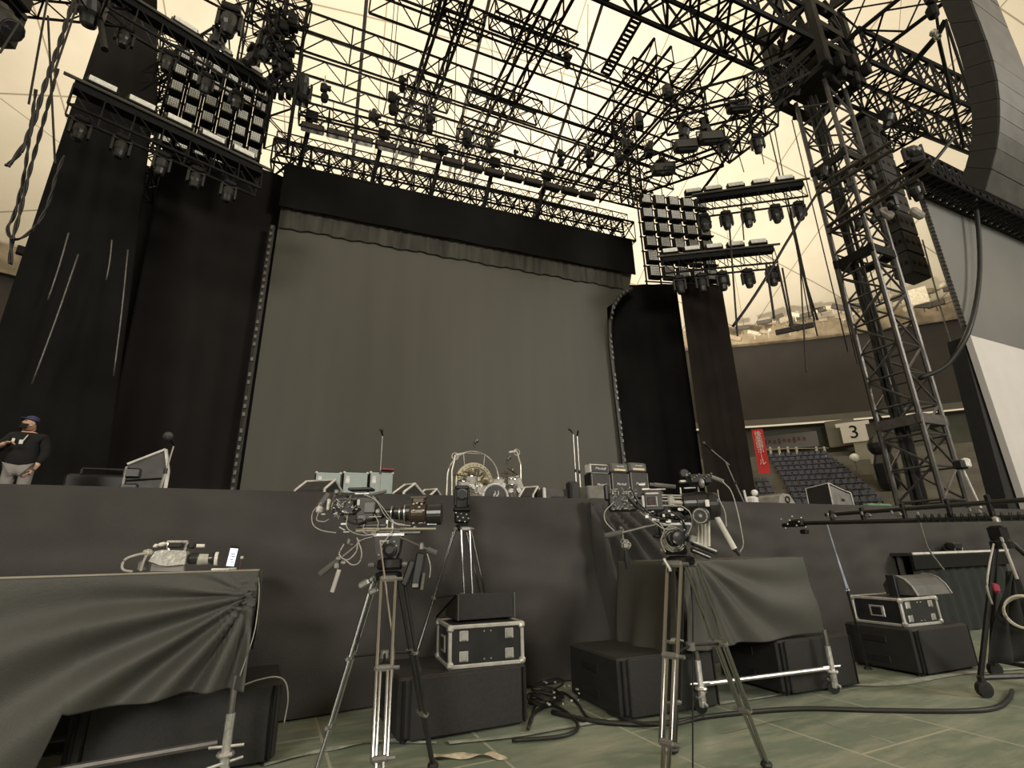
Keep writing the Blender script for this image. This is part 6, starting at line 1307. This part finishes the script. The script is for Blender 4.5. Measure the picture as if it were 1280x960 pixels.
for f in ft:
    a = PJ+V((f.x-PJ.x)*.1, (f.y-PJ.y)*.1, -.26); g = V(f.x, f.y, .18)
    MB().tube(a, g, .024, 8).tube(a+V(.05, .03, 0), g+V(.04, .03, 0), .02, 8).build('leg', jm, t, True)
    MB().tube(g, V(7.75, 3.05, .16), .028, 8).build('dolly_beam', jm, t, True)
    MB().lathe([(.04, -.03), (.075, -.028), (.075, .028), (.04, .03)], V(f.x, f.y, .075), (.4, .9, 0), 16).build('wheel', cable_m, t, True)
    MB().rbox(V(f.x, f.y, .15), (.06, .06, .1), .012).build('wheel_fork', jm, t, True)
MB().tube(PJ+V(-.06, -.04, -.2), PJ+V(-.14, -.1, -.62), .016, 6).build('stay', mat('stay_pale', (.45, .43, .4), .4, .4), t, True)
def netf(u, v): p = ft[0].lerp(V(7.75, 3.02, 0), .12+.75*u); q = PJ+V(-.02+.1*u, 0, -.55); r = V(p.x, p.y, .30).lerp(q, v); return r+V(.02*math.sin(u*25), .03*math.sin(u*17+v*4), 0)
MB().grid(netf, 40, 12).build('cover_cloth', mat('net_black', (.014, .014, .013), .9), t, True, True, .006)
tag(MB().rbox(aY(1245, 735, 2.95), (.07, .05, .09), .02).build('tape_roll', mat('red_cloth', (.42, .05, .09), .7)), 'small red cloth tied to the jib stand', 'cloth')
q = MB()
for i in range(5): q.ring(aY(1280+i, 765, 2.9+.03*i), (.6, .5, .15*i), .15+.012*i, .009, 26, 5)
tag(q.build('cable_coil', mat('coil_tan', (.55, .52, .42), .5)), 'coil of pale cable hung on the jib stand at the right edge', 'cable coil')
cable('jib_cable', [aY(1242, 680, 2.95), aY(1236, 710, 2.9), aY(1234, 735, 2.9), aY(1240, 755, 2.95)], .010, cable_w, 'white cable looping down the jib stand')
cable('jib_cable', [aY(1147, 640, 4.0), aY(1152, 660, 4.0), aY(1160, 685, 4.1), aY(1172, 702, 4.2), aY(1180, 712, 4.3)], .010, mat('cable_grey', (.35, .34, .31), .5), 'grey cable drooping from the jib arm towards the dark platform')
t = thing('support_stand', 'slim support pole with pale blue strap under the jib arm end', 'pole', V(7.05, 4.70, 0))
pt = EJ.lerp(PJ, .16)-V(7.05, 4.70, 0); MB().tube((0, 0, .02), (pt.x*.4, pt.y*.4, .95), .014, 8).lathe([(.05, 0), (.03, .03)], (0, 0, 0), (0, 0, 1), 12).build('pole', tube_d, t)
MB().tube((pt.x*.4, pt.y*.4, .95), (pt.x, pt.y, pt.z-.03), .008, 6).tube((pt.x*.4+.03, pt.y*.4, .95), (pt.x*.7, pt.y*.7, 1.38), .008, 6).tube((pt.x*.4-.02, pt.y*.4, .93), (pt.x*.4+.04, pt.y*.4, .93), .012, 6).build('strap', mat('strap_blue', (.42, .48, .58), .5), t)
p = aY(1203, 585, 9); t = thing('small_camera', 'small pale camera on a leaning pole beside the lighting tower', 'camera', V(p.x, 9, ST))
q = p-V(p.x, 9, ST); MB().tube((.5, 0, 0), q, .035, 6).build('pole', white_paint, t); MB().rbox(q+V(-.05, 0, .1), (.42, .3, .3), .05).build('body', black_plastic, t); MB().rbox(q+V(.08, -.1, .15), (.28, .2, .32), .05).build('cover', white_paint, t)
t = thing('small_camera', 'little camera on the dark right platform behind the jib stand', 'camera', V(11.85, 5.73, 1.336)); MB().rbox((0, 0, .09), (.34, .16, .14), .03).build('body', black_plastic, t); MB().lathe([(.05, 0), (.06, .12)], (-.1, -.05, .09), (-1, -.2, 0), 12).build('lens', lens_black, t); MB().ring((-.05, -.1, .06), (0, 1, 0), .13, .008, 16, 5, PI*1.0, PI*2).build('strap', cable_w, t)
# ------------------------------------------------------------------ floor cables and tape
def fl_(pts, z=.02): return [V(p.x, p.y, z) for p in (aZ(u, v, 0) for u, v in pts)]
cable('floor_cable', fl_(((690, 893), (745, 905), (820, 908), (900, 897), (1000, 889), (1100, 891), (1200, 892), (1245, 888), (1262, 876), (1266, 866))), .022, cable_m, 'thick black cable lying across the green floor to the jib dolly', n=50)
cable('floor_cable', fl_(((640, 930), (700, 925), (722, 915), (715, 900), (690, 885), (668, 895), (660, 915)), .025), .016, cable_m, 'black cable loop on the floor right of the flight case subwoofer', n=40)
cable('floor_cable', fl_(((664, 905), (672, 880), (700, 868), (720, 880), (735, 900), (760, 905)), .02), .014, cable_m, 'black cable curling beside the loop near the fallen cable pile', n=40)
cable('floor_cable', fl_(((760, 895), (790, 908), (840, 912), (880, 902)), .04), .014, cable_m, 'short black cable in front of the subwoofer behind the right tripod', n=30)
rnd = random.Random(21)
for i in range(3):
    c = aZ(690+rnd.uniform(-18, 22), 876+rnd.uniform(-10, 8), 0); b = MB()
    for k in range(3): b.ring(c+V(rnd.uniform(-.08, .08), rnd.uniform(-.08, .08), .03+.022*k+.03*i), (rnd.uniform(-.25, .25), rnd.uniform(-.25, .25), 1), rnd.uniform(.10, .19), .011, 20, 5)
    tag(b.build('cable_coil', cable_m), f'black cable coil in the dark pile between the two middle subwoofers, {["lowest", "middle one", "topmost"][i]}', 'cable coil')
q = MB()
for i in range(16): p = aZ(675+rnd.random()*50, 865+rnd.random()*36, 0); q.rbox((p.x, p.y, .10+.03*rnd.random()), (.03, .02, .02), .006, Matrix.Rotation(rnd.random()*3, 3, 'Z'))
tag(q.build('cable_plugs', steel), 'shiny plugs scattered over the dark cable pile', 'plugs', kind='stuff')
def tape(name, pts, w_, m, lab, z=.006, cr=.012):
    P = bez(fl_(pts, z), 60)
    def fn(u, v):
        i = min(len(P)-1, int(u*(len(P)-1)+.5)); p = P[i]; return p+V(0, (v-.5)*w_*(1+.4*math.sin(u*7)*math.sin(u*11+1)), cr*(.5+.5*math.sin(u*13+v*3)))
    return tag(MB().grid(fn, len(P)-1, 4).build(name, m, smooth=True), lab, 'floor tape')
tp_m = mat('pale_sheet', (.34, .36, .31), .4, 0, .3, 9)
tape('floor_sheet', ((560, 930), (640, 922), (700, 912), (760, 902), (830, 892), (900, 880), (960, 872), (1010, 862), (1060, 858), (1120, 856), (1200, 843), (1290, 836)), .09, tp_m, 'crumpled pale plastic strip running along the subwoofers on the floor')
tape('floor_sheet', ((330, 905), (380, 893), (430, 888), (470, 880)), .10, tp_m, 'pale plastic strip on the floor behind the left tripod')
tape('floor_sheet', ((330, 958), (380, 945), (430, 935), (480, 928), (545, 930)), .07, tp_m, 'pale plastic strip crossing under the left tripod')
tape('floor_sheet', ((538, 947), (570, 948), (606, 946), (632, 950)), .11, mat('torn_paper', (.55, .48, .36), .7, 0, .4, 12), 'torn tan tape patch on the floor at the bottom edge', cr=.02)
tape('floor_sheet', ((905, 905+12), (1000, 897+0), (1045, 910), (1092, 922)), .012, mat('line_dim', (.26, .27, .22), .6), 'faint pale line on the green floor right of the right tripod', cr=.002)
tape('floor_sheet', ((1090, 921), (1140, 937), (1180, 949), (1240, 968)), .035, mat('line_pale', (.56, .56, .48), .6), 'bright pale line on the green floor at the bottom right', cr=.002)
